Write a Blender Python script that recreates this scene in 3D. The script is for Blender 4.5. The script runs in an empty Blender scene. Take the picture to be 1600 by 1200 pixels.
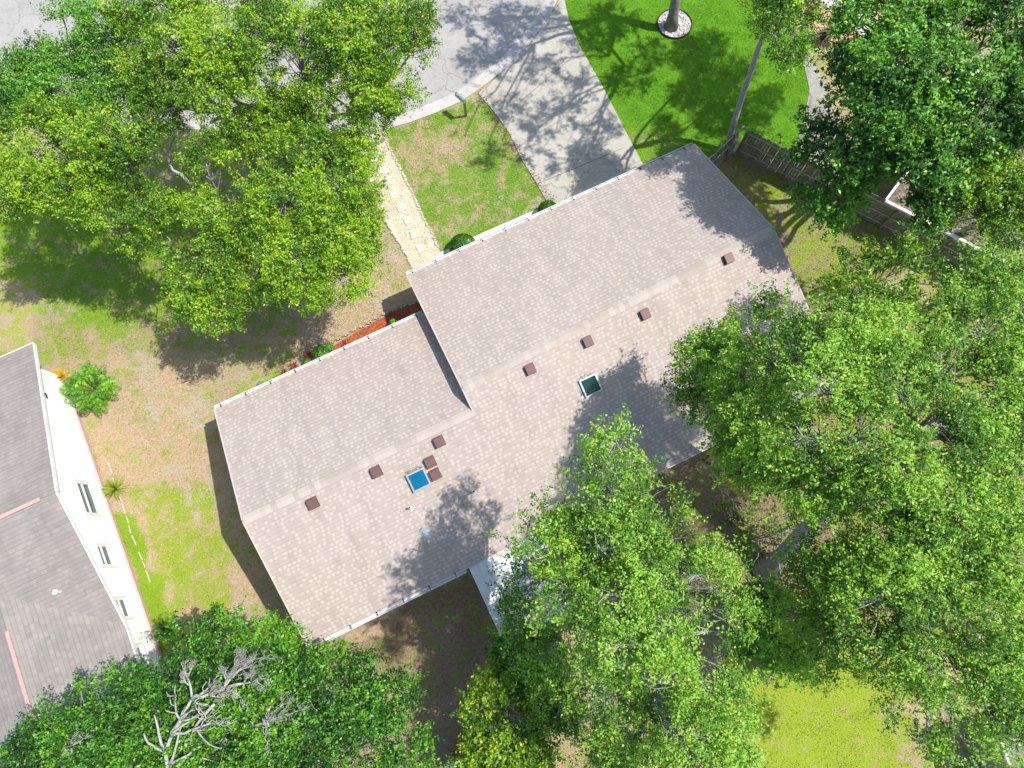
import bpy, math, random
import numpy as np
from mathutils import Vector, Matrix
random.seed(7); RNG = np.random.default_rng(7)
S = bpy.context.scene
# ------------------------------------------------------------------ camera
FPX = 1109.0; H = 29.6                                  # focal length in photo pixels, camera height in metres
RX, RY, RZ = 0.234089273, 0.0171724884, -0.454785627
def _rot(rx, ry, rz):
    cx, sx, cy, sy, cz, sz = math.cos(rx), math.sin(rx), math.cos(ry), math.sin(ry), math.cos(rz), math.sin(rz)
    return (np.array([[cz,-sz,0],[sz,cz,0],[0,0,1]]) @ np.array([[1,0,0],[0,cx,-sx],[0,sx,cx]]) @ np.array([[cy,0,sy],[0,1,0],[-sy,0,cy]]))
R = _rot(RX, RY, RZ)
cd = bpy.data.cameras.new('camera'); cam = bpy.data.objects.new('camera', cd); S.collection.objects.link(cam)
m = Matrix([list(R[i]) + [0] for i in range(3)] + [[0, 0, 0, 1]]); m.translation = (0, 0, H)
cam.matrix_world = m
cd.sensor_width = 36; cd.lens = FPX / 1600 * 36; cd.clip_end = 2000; cd.clip_start = .5
S.camera = cam
S.render.resolution_x = 1024; S.render.resolution_y = 768
# ------------------------------------------------------------------ sky, sun, exposure
SUNV = Vector((.56, -.163, 1.0)).normalized()
w = bpy.data.worlds.new('World'); S.world = w; w.use_nodes = True
nt = w.node_tree; bg = nt.nodes['Background']; sk = nt.nodes.new('ShaderNodeTexSky'); sk.sky_type = 'NISHITA'; sk.sun_disc = False
sk.sun_elevation = math.asin(SUNV.z); sk.sun_rotation = math.atan2(SUNV.x, SUNV.y)
nt.links.new(sk.outputs[0], bg.inputs[0]); bg.inputs[1].default_value = .15
sl = bpy.data.lights.new('sun', 'SUN'); sl.energy = 4.1; sl.angle = math.radians(.55); sl.color = (1, .965, .9)
so = bpy.data.objects.new('sun', sl); S.collection.objects.link(so); so.rotation_euler = SUNV.to_track_quat('Z', 'Y').to_euler()
S.view_settings.view_transform = 'Standard'; S.view_settings.look = 'None'; S.view_settings.gamma = 1
S.view_settings.exposure = 0.53
# ------------------------------------------------------------------ photo geometry helpers
def ray(x, y): return R @ np.array([(x-800)/FPX, -(y-600)/FPX, -1.0])
def G(x, y, z=0.0):
    """world point at height z seen at photo pixel x, y"""
    d = ray(x, y); t = (H-z)/-d[2]; return Vector((d[0]*t, d[1]*t, z))
def PXY(P):
    c = (np.asarray(P) - np.array([0, 0, H])) @ R
    return 800+FPX*c[:, 0]/-c[:, 2], 600-FPX*c[:, 1]/-c[:, 2]
# ------------------------------------------------------------------ numpy value noise
_T = np.random.default_rng(3).random((64, 64, 64))
def vnoise(P, s):
    q = np.asarray(P, float)*s + 1000.0; i = np.floor(q).astype(int); f = q-i; f = f*f*(3-2*f); out = 0
    for dx in (0, 1):
        for dy in (0, 1):
            for dz in (0, 1):
                wgt = (f[:, 0] if dx else 1-f[:, 0])*(f[:, 1] if dy else 1-f[:, 1])*(f[:, 2] if dz else 1-f[:, 2])
                out = out + wgt*_T[(i[:, 0]+dx) % 64, (i[:, 1]+dy) % 64, (i[:, 2]+dz) % 64]
    return out
# ------------------------------------------------------------------ object helpers
C = S.collection
def tag(o, label=None, cat=None, group=None, kind=None):
    if label: o['label'] = label
    if cat: o['category'] = cat
    if group: o['group'] = group
    if kind: o['kind'] = kind
    return o
def empty(name, loc, label, cat, group=None, rz=0):
    o = bpy.data.objects.new(name, None); C.objects.link(o); o.location = loc; o.rotation_euler = (0, 0, rz); o.empty_display_size = .3
    return tag(o, label, cat, group)
def link(name, me, mats, parent=None):
    o = bpy.data.objects.new(name, me)
    for mt in (mats if isinstance(mats, (list, tuple)) else [mats]): me.materials.append(mt)
    C.objects.link(o)
    if parent is not None:
        o.parent = parent
        l = parent.location; rz = parent.rotation_euler.z
        if parent.parent is None: o.matrix_parent_inverse = (Matrix.Translation(l) @ Matrix.Rotation(rz, 4, 'Z')).inverted()
    return o
class MB:
    """mesh builder in world coordinates"""
    def __init__(s): s.v = []; s.f = []; s.m = []; s.uv = []
    def poly(s, pts, mi=0, uv=None):
        b = len(s.v); s.v += [tuple(p) for p in pts]; s.f.append(tuple(range(b, b+len(pts)))); s.m.append(mi)
        s.uv += (uv if uv else [(0, 0)]*len(pts))
    def prism(s, base, top, mi=0, cap=True):
        n = len(base)
        for i in range(n):
            j = (i+1) % n; s.poly([base[i], base[j], top[j], top[i]], mi)
        if cap: s.poly(top, mi); s.poly(base[::-1], mi)
    def box(s, c, size, rz=0, mi=0, tilt=None):
        M = Matrix.Translation(c) @ Matrix.Rotation(rz, 4, 'Z')
        if tilt is not None: M = M @ tilt
        x, y, z = size[0]/2, size[1]/2, size[2]/2
        b = [M @ Vector(p) for p in ((-x,-y,-z),(x,-y,-z),(x,y,-z),(-x,y,-z))]; t = [M @ Vector(p) for p in ((-x,-y,z),(x,-y,z),(x,y,z),(-x,y,z))]
        s.prism(b, t, mi)
    def beam(s, a, b, wd, ht, mi=0):
        a = Vector(a); b = Vector(b); d = (b-a).normalized(); sd = d.cross(Vector((0, 0, 1)))
        if sd.length < 1e-3: sd = Vector((1, 0, 0))
        sd.normalize(); up = sd.cross(d)
        q = [sd*wd/2*i+up*ht/2*j for i, j in ((-1,-1),(1,-1),(1,1),(-1,1))]
        s.prism([a+k for k in q], [b+k for k in q], mi)
    def tube(s, pts, rad, n=6, mi=0, cap=True):
        pts = [Vector(p) for p in pts]; rings = []; ref = None
        for i, p in enumerate(pts):
            d = (pts[min(i+1, len(pts)-1)]-pts[max(i-1, 0)]).normalized()
            if ref is None: ref = d.orthogonal().normalized()
            ref = (ref-d*ref.dot(d))
            if ref.length < 1e-4: ref = d.orthogonal()
            ref.normalize(); bb = d.cross(ref); r = rad[i] if hasattr(rad, '__len__') else rad
            rings.append([p+(ref*math.cos(2*math.pi*k/n)+bb*math.sin(2*math.pi*k/n))*r for k in range(n)])
        b = len(s.v)
        for rg in rings: s.v += [tuple(p) for p in rg]
        for i in range(len(rings)-1):
            for k in range(n):
                s.f.append((b+i*n+k, b+i*n+(k+1) % n, b+(i+1)*n+(k+1) % n, b+(i+1)*n+k)); s.m.append(mi); s.uv += [(0, 0)]*4
        if cap:
            s.f.append(tuple(b+k for k in range(n))[::-1]); s.m.append(mi); s.uv += [(0, 0)]*n
            s.f.append(tuple(b+(len(rings)-1)*n+k for k in range(n))); s.m.append(mi); s.uv += [(0, 0)]*n
    def blob(s, c, r, sq=(1, 1, 1), n=8, j=.15, mi=0, rz=0.0):
        rings = max(4, n//2+1); b = len(s.v); rr = random.random()*50
        for i in range(rings+1):
            th = math.pi*i/rings
            for k in range(n):
                ph = 2*math.pi*k/n; q = 1+j*(math.sin(3*ph+rr+2*th)*.6+random.uniform(-.6, .6)*(0 < i < rings))
                x, y, z = math.sin(th)*math.cos(ph)*r*sq[0]*q, math.sin(th)*math.sin(ph)*r*sq[1]*q, math.cos(th)*r*sq[2]*q
                s.v.append((c[0]+x*math.cos(rz)-y*math.sin(rz), c[1]+x*math.sin(rz)+y*math.cos(rz), c[2]+z))
        for i in range(rings):
            for k in range(n):
                s.f.append((b+i*n+k, b+(i+1)*n+k, b+(i+1)*n+(k+1) % n, b+i*n+(k+1) % n)); s.m.append(mi); s.uv += [(0, 0)]*4
    def build(s, name, mats, parent=None, smooth=False, bevel=0):
        me = bpy.data.meshes.new(name); me.from_pydata(s.v, [], s.f)
        me.polygons.foreach_set('material_index', s.m)
        if smooth: me.polygons.foreach_set('use_smooth', [True]*len(s.f))
        ul = me.uv_layers.new(name='UVMap'); ul.data.foreach_set('uv', [c for p in s.uv for c in p])
        me.update(); o = link(name, me, mats, parent)
        if bevel:
            bv = o.modifiers.new('bevel', 'BEVEL'); bv.width = bevel; bv.segments = 2; bv.limit_method = 'ANGLE'
        return o
# ------------------------------------------------------------------ materials
def mat(name):
    mt = bpy.data.materials.new(name); mt.use_nodes = True; n = mt.node_tree; b = n.nodes['Principled BSDF']; return mt, n, b
def N(n, t, **kw):
    x = n.nodes.new(t)
    for k, v in kw.items():
        if k.startswith('i_'): x.inputs[k[2:].replace('_', ' ')].default_value = v
        else: setattr(x, k, v)
    return x
def L(n, a, b): n.links.new(a, b)
def ramp(n, fac, stops, interp='LINEAR'):
    r = n.nodes.new('ShaderNodeValToRGB'); r.color_ramp.interpolation = interp
    e = r.color_ramp.elements
    while len(e) < len(stops): e.new(.5)
    for i, (p, c) in enumerate(stops): e[i].position = p; e[i].color = (*c, 1) if len(c) == 3 else c
    L(n, fac, r.inputs[0]); return r
def mix(n, fac, a, b, blend='MIX'):
    x = n.nodes.new('ShaderNodeMix'); x.data_type = 'RGBA'; x.blend_type = blend
    for s_, v in ((0, fac), (6, a), (7, b)):
        if hasattr(v, 'default_value') or hasattr(v, 'is_output'): L(n, v, x.inputs[s_])
        else: x.inputs[s_].default_value = (*v, 1) if isinstance(v, tuple) and len(v) == 3 else v
    return x.outputs[2]
def noisef(n, vec, scale, detail=4, rough=.6, dist=0):
    x = N(n, 'ShaderNodeTexNoise', i_Scale=scale, i_Detail=detail, i_Roughness=rough, i_Distortion=dist)
    if vec is not None: L(n, vec, x.inputs['Vector'])
    return x.outputs['Fac']
def geo(n): return N(n, 'ShaderNodeNewGeometry').outputs['Position']
def bump(n, b, h, st=.5, dist=.02):
    x = N(n, 'ShaderNodeBump'); x.inputs['Strength'].default_value = st; x.inputs['Distance'].default_value = dist
    L(n, h, x.inputs['Height']); L(n, x.outputs[0], b.inputs['Normal'])
def simple(name, c1, c2=None, scale=8, rough=.7, metal=0, bs=.3, bd=.01, spec=.5, detail=5, mid=.5, wd=.2):
    mt, n, b = mat(name); b.inputs['Roughness'].default_value = rough; b.inputs['Metallic'].default_value = metal; b.inputs['Specular IOR Level'].default_value = spec
    p = geo(n); f = noisef(n, p, scale, detail, .65)
    r = ramp(n, f, [(mid-wd, c1), (mid+wd, c2 or tuple(x*.8 for x in c1))]); L(n, r.outputs[0], b.inputs['Base Color'])
    f2 = noisef(n, p, scale*5, 3); bump(n, b, f2, bs, bd); return mt
def shingle_mat(name, cols, streak, light, rowh=.155, tab=.235, lf=.6):
    mt, n, b = mat(name); uv = N(n, 'ShaderNodeUVMap').outputs[0]; b.inputs['Roughness'].default_value = .9; b.inputs['Specular IOR Level'].default_value = .2
    sep = N(n, 'ShaderNodeSeparateXYZ'); L(n, uv, sep.inputs[0])
    row = N(n, 'ShaderNodeMath', operation='DIVIDE'); L(n, sep.outputs[1], row.inputs[0]); row.inputs[1].default_value = rowh
    rfl = N(n, 'ShaderNodeMath', operation='FLOOR'); L(n, row.outputs[0], rfl.inputs[0])
    rfr = N(n, 'ShaderNodeMath', operation='FRACT'); L(n, row.outputs[0], rfr.inputs[0])
    wn = N(n, 'ShaderNodeTexWhiteNoise', noise_dimensions='1D'); L(n, rfl.outputs[0], wn.inputs['W'])
    # two interleaved tab layers with a random shift per course
    def layer(tabw, amp):
        off = N(n, 'ShaderNodeMath', operation='MULTIPLY'); L(n, wn.outputs['Value'], off.inputs[0]); off.inputs[1].default_value = amp
        ad = N(n, 'ShaderNodeMath', operation='ADD'); L(n, sep.outputs[0], ad.inputs[0]); L(n, off.outputs[0], ad.inputs[1])
        dv = N(n, 'ShaderNodeMath', operation='DIVIDE'); L(n, ad.outputs[0], dv.inputs[0]); dv.inputs[1].default_value = tabw
        fl = N(n, 'ShaderNodeMath', operation='FLOOR'); L(n, dv.outputs[0], fl.inputs[0]); fr = N(n, 'ShaderNodeMath', operation='FRACT'); L(n, dv.outputs[0], fr.inputs[0])
        cb = N(n, 'ShaderNodeCombineXYZ'); L(n, fl.outputs[0], cb.inputs[0]); L(n, rfl.outputs[0], cb.inputs[1])
        w2 = N(n, 'ShaderNodeTexWhiteNoise', noise_dimensions='2D'); L(n, cb.outputs[0], w2.inputs['Vector']); return w2.outputs['Value'], fr.outputs[0]
    v1, f1 = layer(tab, 7.3); v2, f2 = layer(tab*1.9, 13.1)
    base = ramp(n, v2, [(0, cols[0]), (.35, cols[1]), (.7, cols[2]), (1, cols[3])]).outputs[0]
    big = noisef(n, uv, .5, 7, .7, .8); bigr = ramp(n, big, [(.38, streak[0]), (.62, streak[1])]).outputs[0]
    base = mix(n, .6, base, bigr, 'MIX')
    # light tabs : wide part of each tab
    th = N(n, 'ShaderNodeMath', operation='GREATER_THAN'); L(n, v1, th.inputs[0]); th.inputs[1].default_value = 1-lf
    wd = N(n, 'ShaderNodeMath', operation='LESS_THAN'); L(n, f1, wd.inputs[0]); wd.inputs[1].default_value = .55
    mm = N(n, 'ShaderNodeMath', operation='MULTIPLY'); rw = N(n, 'ShaderNodeMath', operation='LESS_THAN'); L(n, rfr.outputs[0], rw.inputs[0]); rw.inputs[1].default_value = .78; mw = N(n, 'ShaderNodeMath', operation='MULTIPLY'); L(n, th.outputs[0], mw.inputs[0]); L(n, rw.outputs[0], mw.inputs[1]); L(n, mw.outputs[0], mm.inputs[0]); L(n, wd.outputs[0], mm.inputs[1])
    m2 = N(n, 'ShaderNodeMath', operation='MULTIPLY'); L(n, mm.outputs[0], m2.inputs[0]); m2.inputs[1].default_value = .5
    c = mix(n, m2.outputs[0], base, light)
    # thin shadow line under each butt edge, painted into the shingle colour
    e = ramp(n, rfr.outputs[0], [(0, (.66, .66, .66)), (.12, (1, 1, 1)), (.9, (1, 1, 1)), (1, (.86, .86, .86))]).outputs[0]
    c = mix(n, 1.0, c, e, 'MULTIPLY')
    gr = noisef(n, uv, 60, 2, .7); gr = ramp(n, gr, [(.2, (.8, .8, .8)), (.8, (1.15, 1.15, 1.15))]).outputs[0]; c = mix(n, 1.0, c, gr, 'MULTIPLY')
    mpp = N(n, 'ShaderNodeMapping'); mpp.inputs['Scale'].default_value = (2.2, .28, 1); L(n, uv, mpp.inputs[0]); sk_ = noisef(n, mpp.outputs[0], 1.0, 6, .7); c = mix(n, 1.0, c, ramp(n, sk_, [(.3, (.86, .87, .88)), (.55, (1.0, 1.0, 1.0)), (.75, (1.05, 1.04, 1.02))]).outputs[0], 'MULTIPLY')
    L(n, c, b.inputs['Base Color'])
    hh = N(n, 'ShaderNodeMath', operation='SUBTRACT'); L(n, mm.outputs[0], hh.inputs[0]); L(n, rfr.outputs[0], hh.inputs[1]); bump(n, b, hh.outputs[0], .25, .008)
    return mt
def leaf_mat(name, trans=.3, rough=.45):
    mt, n, b = mat(name); a = N(n, 'ShaderNodeAttribute', attribute_name='col'); b.inputs['Roughness'].default_value = rough; b.inputs['Specular IOR Level'].default_value = .45
    L(n, a.outputs['Color'], b.inputs['Base Color']); t = N(n, 'ShaderNodeBsdfTranslucent')
    hs = N(n, 'ShaderNodeHueSaturation', i_Saturation=1.15, i_Value=1.3); L(n, a.outputs['Color'], hs.inputs['Color']); L(n, hs.outputs[0], t.inputs[0])
    mx = N(n, 'ShaderNodeMixShader', i_Fac=trans); L(n, b.outputs[0], mx.inputs[1]); L(n, t.outputs[0], mx.inputs[2])
    L(n, mx.outputs[0], n.nodes['Material Output'].inputs['Surface']); return mt
M = {}
M['shingle'] = shingle_mat('shingle', [(.36,.298,.258), (.42,.352,.306), (.40,.332,.294), (.445,.38,.33)], [(.39,.336,.284), (.425,.352,.32)], (.56,.492,.442), rowh=.145, tab=.185, lf=.55)
M['shingle_grey'] = shingle_mat('shingle_grey', [(.22,.197,.175), (.28,.25,.225), (.31,.278,.25), (.25,.22,.198)], [(.25,.23,.205), (.32,.285,.26)], (.335,.305,.275), rowh=.165, tab=.33, lf=.3)
M['white'] = simple('white_metal', (.72,.72,.70), (.60,.60,.58), 3, .45)
M['cream'] = simple('cream_stucco', (.86,.85,.83), (.81,.80,.78), 2, .9, bs=.4)
M['wall'] = simple('house_stucco', (.55,.50,.42), (.48,.44,.37), 2, .9)
M['pink'] = simple('pink_paint', (.50,.34,.31), (.44,.29,.265), 4, .8)
M['vent'] = simple('brown_vent', (.15,.075,.068), (.12,.06,.056), 6, .5)
M['ventdark'] = simple('dark_louvre', (.03,.018,.018), (.02,.012,.012), 6, .7)
M['dark'] = simple('dark_hole', (.012,.012,.013), None, 6, .9)
M['trim'] = simple('trim', (.55,.47,.43), (.48,.41,.38), 4, .7)
M['grey_metal'] = simple('grey_metal', (.45,.5,.52), (.35,.4,.42), 6, .4, .5)
M['bark'] = simple('bark', (.13,.115,.095), (.30,.28,.25), 6, .95, bs=.9, bd=.04)
M['bark_pale'] = simple('pale_bark', (.20,.19,.175), (.40,.385,.36), 9, .9, bs=.6)
M['dead'] = simple('bleached_wood', (.27,.25,.225), (.50,.475,.44), 8, .9, bs=.4)
M['fence'] = simple('fence_wood', (.11,.10,.075), (.24,.22,.16), 5, .9, bs=.6)
M['fence_pale'] = simple('fence_rail_wood', (.26,.24,.17), (.40,.37,.28), 5, .9, bs=.6)
M['stone'] = simple('white_stone', (.66,.62,.56), (.45,.40,.35), 5, .8, bs=.5, bd=.02)
M['paver'] = simple('paver', (.54,.51,.45), (.45,.42,.36), 4, .85)
M['edging'] = simple('edging_block', (.46,.38,.27), (.36,.29,.21), 6, .9)
M['mailgreen'] = simple('mailbox_green', (.20,.36,.33), (.17,.31,.285), 6, .4)
M['post'] = simple('post_wood', (.20,.17,.10), (.14,.12,.07), 7, .9)
M['tar'] = simple('leaf_litter', (.34,.24,.15), (.16,.10,.06), 12, .95)
M['leaf'] = leaf_mat('leaf'); M['leafgloss'] = leaf_mat('glossy_leaf', .22, .42)
def glass_mat(name, c, r=.12):
    mt, n, b = mat(name); f = noisef(n, geo(n), 1.5, 2); rr = ramp(n, f, [(.3, c), (.7, tuple(x*.75 for x in c))]); L(n, rr.outputs[0], b.inputs['Base Color']); b.inputs['Roughness'].default_value = r; b.inputs['Specular IOR Level'].default_value = .6; return mt
M['skyblue'] = glass_mat('blue_skylight', (.0, .13, .26)); M['skygreen'] = glass_mat('green_skylight', (.004, .05, .04)); M['pane'] = glass_mat('window_pane', (.07, .12, .11))
# concrete
def concrete(name, c1, c2, stain, sc=.8):
    mt, n, b = mat(name); p = geo(n); b.inputs['Roughness'].default_value = .9
    f = noisef(n, p, sc, 6, .65, .6); a = ramp(n, f, [(.3, c1), (.7, c2)]).outputs[0]
    f2 = noisef(n, p, sc*.45, 7, .72, 1.2); m_ = ramp(n, f2, [(.56, (0, 0, 0)), (.72, (1, 1, 1))]).outputs[0]; a = mix(n, m_, a, stain)
    nd = N(n, 'ShaderNodeTexNoise', i_Scale=1.6, i_Detail=5); L(n, p, nd.inputs['Vector']); ps = N(n, 'ShaderNodeVectorMath', operation='MULTIPLY_ADD'); L(n, nd.outputs['Color'], ps.inputs[0]); ps.inputs[1].default_value = (1.1, 1.1, 0); L(n, p, ps.inputs[2])
    vo = N(n, 'ShaderNodeTexVoronoi', feature='DISTANCE_TO_EDGE', i_Scale=.28); L(n, ps.outputs[0], vo.inputs['Vector']); cr = ramp(n, vo.outputs['Distance'], [(.002, (.62, .61, .59)), (.006, (1, 1, 1))]).outputs[0]; a = mix(n, 1.0, a, cr, 'MULTIPLY')
    fs = noisef(n, p, 2.2, 8, .75, 1.5); a = mix(n, 1.0, a, ramp(n, fs, [(.35, (.86, .86, .87)), (.55, (1, 1, 1)), (.7, (1.05, 1.04, 1.02))]).outputs[0], 'MULTIPLY')
    f3 = noisef(n, p, 22, 4, .8); g = ramp(n, f3, [(.25, (.82, .82, .82)), (.75, (1.12, 1.12, 1.12))]).outputs[0]; a = mix(n, 1.0, a, g, 'MULTIPLY')
    L(n, a, b.inputs['Base Color']); bump(n, b, f3, .3, .01); return mt
M['asphalt'] = concrete('asphalt', (.385,.37,.345), (.33,.315,.29), (.27,.255,.235), .5)
M['concrete'] = concrete('driveway_concrete', (.45,.42,.355), (.375,.35,.295), (.235,.215,.18), .7)
M['curb'] = concrete('curb_concrete', (.52,.48,.45), (.44,.41,.385), (.33,.29,.26), 1.2)
M['walk'] = concrete('walk_concrete', (.36,.35,.30), (.27,.26,.22), (.17,.16,.135), 1.0)
M['walkjoint'] = simple('joint', (.14,.13,.11), None, 6, .95)
M['pale'] = concrete('pale_concrete', (.72,.70,.60), (.66,.64,.55), (.6,.57,.48), .8)
def speck(name, cols, vs=28, bs=.9, bd=.03):
    mt, n, b = mat(name); p = geo(n); b.inputs['Roughness'].default_value = .95
    v = N(n, 'ShaderNodeTexVoronoi', i_Scale=vs); L(n, p, v.inputs['Vector']); sp = N(n, 'ShaderNodeSeparateColor'); L(n, v.outputs['Color'], sp.inputs[0])
    k = len(cols); a = ramp(n, sp.outputs[0], [(i/(k-1), c) for i, c in enumerate(cols)]).outputs[0]
    f = noisef(n, p, 1.5, 5); a = mix(n, 1.0, a, ramp(n, f, [(.3, (.85, .85, .85)), (.7, (1.1, 1.1, 1.1))]).outputs[0], 'MULTIPLY')
    L(n, a, b.inputs['Base Color']); bump(n, b, v.outputs['Distance'], bs, bd); return mt
M['gravel'] = speck('gravel', [(.60,.50,.36), (.52,.41,.27), (.68,.60,.47), (.42,.32,.20), (.62,.54,.42)], 16)
M['redmulch'] = speck('red_mulch', [(.36,.085,.03), (.26,.05,.02), (.46,.13,.045), (.18,.035,.015)], 18)
M['strawmulch'] = speck('straw_mulch', [(.58,.36,.19), (.48,.28,.14), (.62,.42,.25), (.40,.22,.10)], 14)
M['rockbed'] = speck('rock_bed', [(.36,.34,.32), (.55,.53,.50), (.22,.20,.19), (.62,.60,.57)], 7)
M['litterroof'] = speck('leaf_litter_roof', [(.14,.11,.085), (.30,.24,.17), (.09,.07,.055), (.20,.16,.12)], 9)
# ground : zone attribute (green cover, vividness, brown litter) steering procedural turf
mt, n, b = mat('turf'); M['turf'] = mt; p = geo(n); b.inputs['Roughness'].default_value = .95; b.inputs['Specular IOR Level'].default_value = .1
at = N(n, 'ShaderNodeAttribute', attribute_name='zone'); sp = N(n, 'ShaderNodeSeparateColor'); L(n, at.outputs['Color'], sp.inputs[0])
n1 = noisef(n, p, 1.35, 9, .74, .5); n2 = noisef(n, p, 9, 6, .75); n3 = noisef(n, p, 34, 4, .8)
st = ramp(n, n2, [(.25, (.30,.20,.12)), (.45, (.47,.34,.215)), (.6, (.56,.42,.27)), (.8, (.60,.50,.38))]).outputs[0]
n5 = noisef(n, p, .55, 5, .6, .5); st = mix(n, ramp(n, n5, [(.52, (0, 0, 0)), (.68, (.75, .75, .75))]).outputs[0], st, (.50,.44,.37))
br = ramp(n, n2, [(.3, (.13,.085,.055)), (.5, (.25,.165,.11)), (.75, (.42,.31,.22))]).outputs[0]
dry = mix(n, sp.outputs[2], st, br)
ol = ramp(n, n3, [(.25, (.18,.25,.02)), (.5, (.34,.42,.035)), (.75, (.50,.55,.08))]).outputs[0]
vi = ramp(n, n3, [(.25, (.045,.14,.008)), (.5, (.10,.29,.013)), (.75, (.19,.42,.03))]).outputs[0]; vi = mix(n, 1.0, vi, ramp(n, noisef(n, p, 2.6, 6, .7), [(.35, (.72,.80,.8)), (.65, (1.25,1.1,1.2))]).outputs[0], 'MULTIPLY')
grn = mix(n, sp.outputs[1], ol, vi)
ad = N(n, 'ShaderNodeMath', operation='MULTIPLY_ADD'); L(n, n2, ad.inputs[0]); ad.inputs[1].default_value = .7; L(n, n1, ad.inputs[2])
a3 = N(n, 'ShaderNodeMath', operation='MULTIPLY_ADD'); L(n, n3, a3.inputs[0]); a3.inputs[1].default_value = .5; L(n, ad.outputs[0], a3.inputs[2])
sc_ = N(n, 'ShaderNodeMath', operation='MULTIPLY_ADD'); L(n, sp.outputs[0], sc_.inputs[0]); sc_.inputs[1].default_value = 1.05; sc_.inputs[2].default_value = -.525-1.10*1.9
sm = N(n, 'ShaderNodeMath', operation='ADD'); a4 = N(n, 'ShaderNodeMath', operation='MULTIPLY'); L(n, a3.outputs[0], a4.inputs[0]); a4.inputs[1].default_value = 1.9; L(n, a4.outputs[0], sm.inputs[0]); L(n, sc_.outputs[0], sm.inputs[1])
mk = N(n, 'ShaderNodeMapRange'); L(n, sm.outputs[0], mk.inputs[0]); mk.inputs[1].default_value = -.09; mk.inputs[2].default_value = .09
L(n, mix(n, mk.outputs[0], dry, grn), b.inputs['Base Color'])
hb = N(n, 'ShaderNodeMath', operation='ADD'); L(n, n2, hb.inputs[0]); L(n, n3, hb.inputs[1]); bump(n, b, hb.outputs[0], 1.0, .05)

# ------------------------------------------------------------------ ground zones
def sdist(X, Y, poly):
    poly = np.array(poly, float); d = np.full(X.shape, 1e18); ins = np.zeros(X.shape, bool)
    for i in range(len(poly)):
        a = poly[i]; c = poly[(i+1) % len(poly)]; e = c-a; wx = X-a[0]; wy = Y-a[1]
        t = np.clip((wx*e[0]+wy*e[1])/(e@e+1e-9), 0, 1); d = np.minimum(d, (wx-e[0]*t)**2+(wy-e[1]*t)**2)
        cr = ((a[1] <= Y) & (c[1] > Y)) | ((c[1] <= Y) & (a[1] > Y))
        with np.errstate(divide='ignore', invalid='ignore'): xi = a[0]+(Y-a[1])/(c[1]-a[1]+1e-12)*e[0]
        ins ^= cr & (X < xi)
    d = np.sqrt(d); return np.where(ins, -d, d)
ZONES = [  # polygon in photo pixels, (green, vivid, litter), soft edge in px
 ([(-300,150),(560,200),(600,420),(480,500),(200,600),(-300,560)], (.48,.5,.25), 40),
 ([(-400,420),(60,430),(50,560),(-400,560)], (.44,.1,.0), 25),
 ([(430,430),(640,380),(650,470),(520,560),(470,520)], (.20,.4,.0), 25),
 ([(590,330),(640,400),(645,450),(600,470),(570,380)], (.38,.5,.0), 15),
 ([(600,205),(760,150),(870,320),(690,395)], (.58,.8,.1), 8),
 ([(620,215),(740,200),(720,260),(640,300)], (.45,.7,.1), 30),
 ([(-400,300),(300,330),(270,500),(150,520),(40,440),(-400,400)], (.66,.6,.1), 40),
 ([(100,560),(340,540),(330,640),(400,950),(250,1000),(110,650)], (.32,.4,.0), 22),
 ([(215,760),(330,760),(370,860),(340,950),(250,960)], (.58,.22,.0), 30),
 ([(176,805),(200,800),(265,960),(275,1010),(245,1010)], (.95,.45,.0), 16),
 ([(960,-700),(1500,-700),(1270,-200),(1225,0),(1262,90),(1266,130),(1254,190),(1240,250),(1160,215),(1115,262),(1010,262),(905,70),(878,-5)], (1.25,.95,.0), 4),
 ([(960,190),(1060,200),(1100,250),(1000,262)], (.72,.8,.2), 22),
 ([(1110,270),(1240,250),(1440,400),(1330,470),(1250,480)], (.52,.35,.55), 30),
 ([(1000,640),(1320,640),(1320,900),(1100,960),(1000,900)], (.36,.4,.8), 30),
 ([(500,990),(735,890),(800,1000),(760,1100),(740,1300),(600,1300),(640,1100)], (.34,.5,.75), 30),
 ([(520,980),(600,930),(640,960),(560,1010)], (.08,.4,.15), 12),
 ([(1130,1000),(1400,1010),(1450,1100),(1420,1260),(1080,1260)], (.72,.12,.0), 40),
 ([(1370,1090),(1470,1090),(1500,1260),(1400,1260)], (.50,.15,.0), 50),
 ([(1100,1130),(1180,1120),(1200,1260),(1080,1260)], (.5,.12,.0), 25),
 ([(1250,480),(1700,420),(1700,1000),(1330,1000)], (.5,.4,.7), 40),
]
def zone_at(P):
    X, Y = PXY(P); jx = (vnoise(P, 1.3)-.5)*26; jy = (vnoise(P+37, 1.3)-.5)*26
    Z = np.tile(np.array([.40, .4, .1]), (len(P), 1))
    for poly, val, soft in ZONES:
        d = sdist(X+jx*(soft > 10), Y+jy*(soft > 10), poly); wgt = np.clip(.5-d/soft, 0, 1); wgt = wgt*wgt*(3-2*wgt); Z = Z*(1-wgt[:, None])+np.array(val)*wgt[:, None]
    return np.clip(Z, 0, 1.3)
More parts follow.
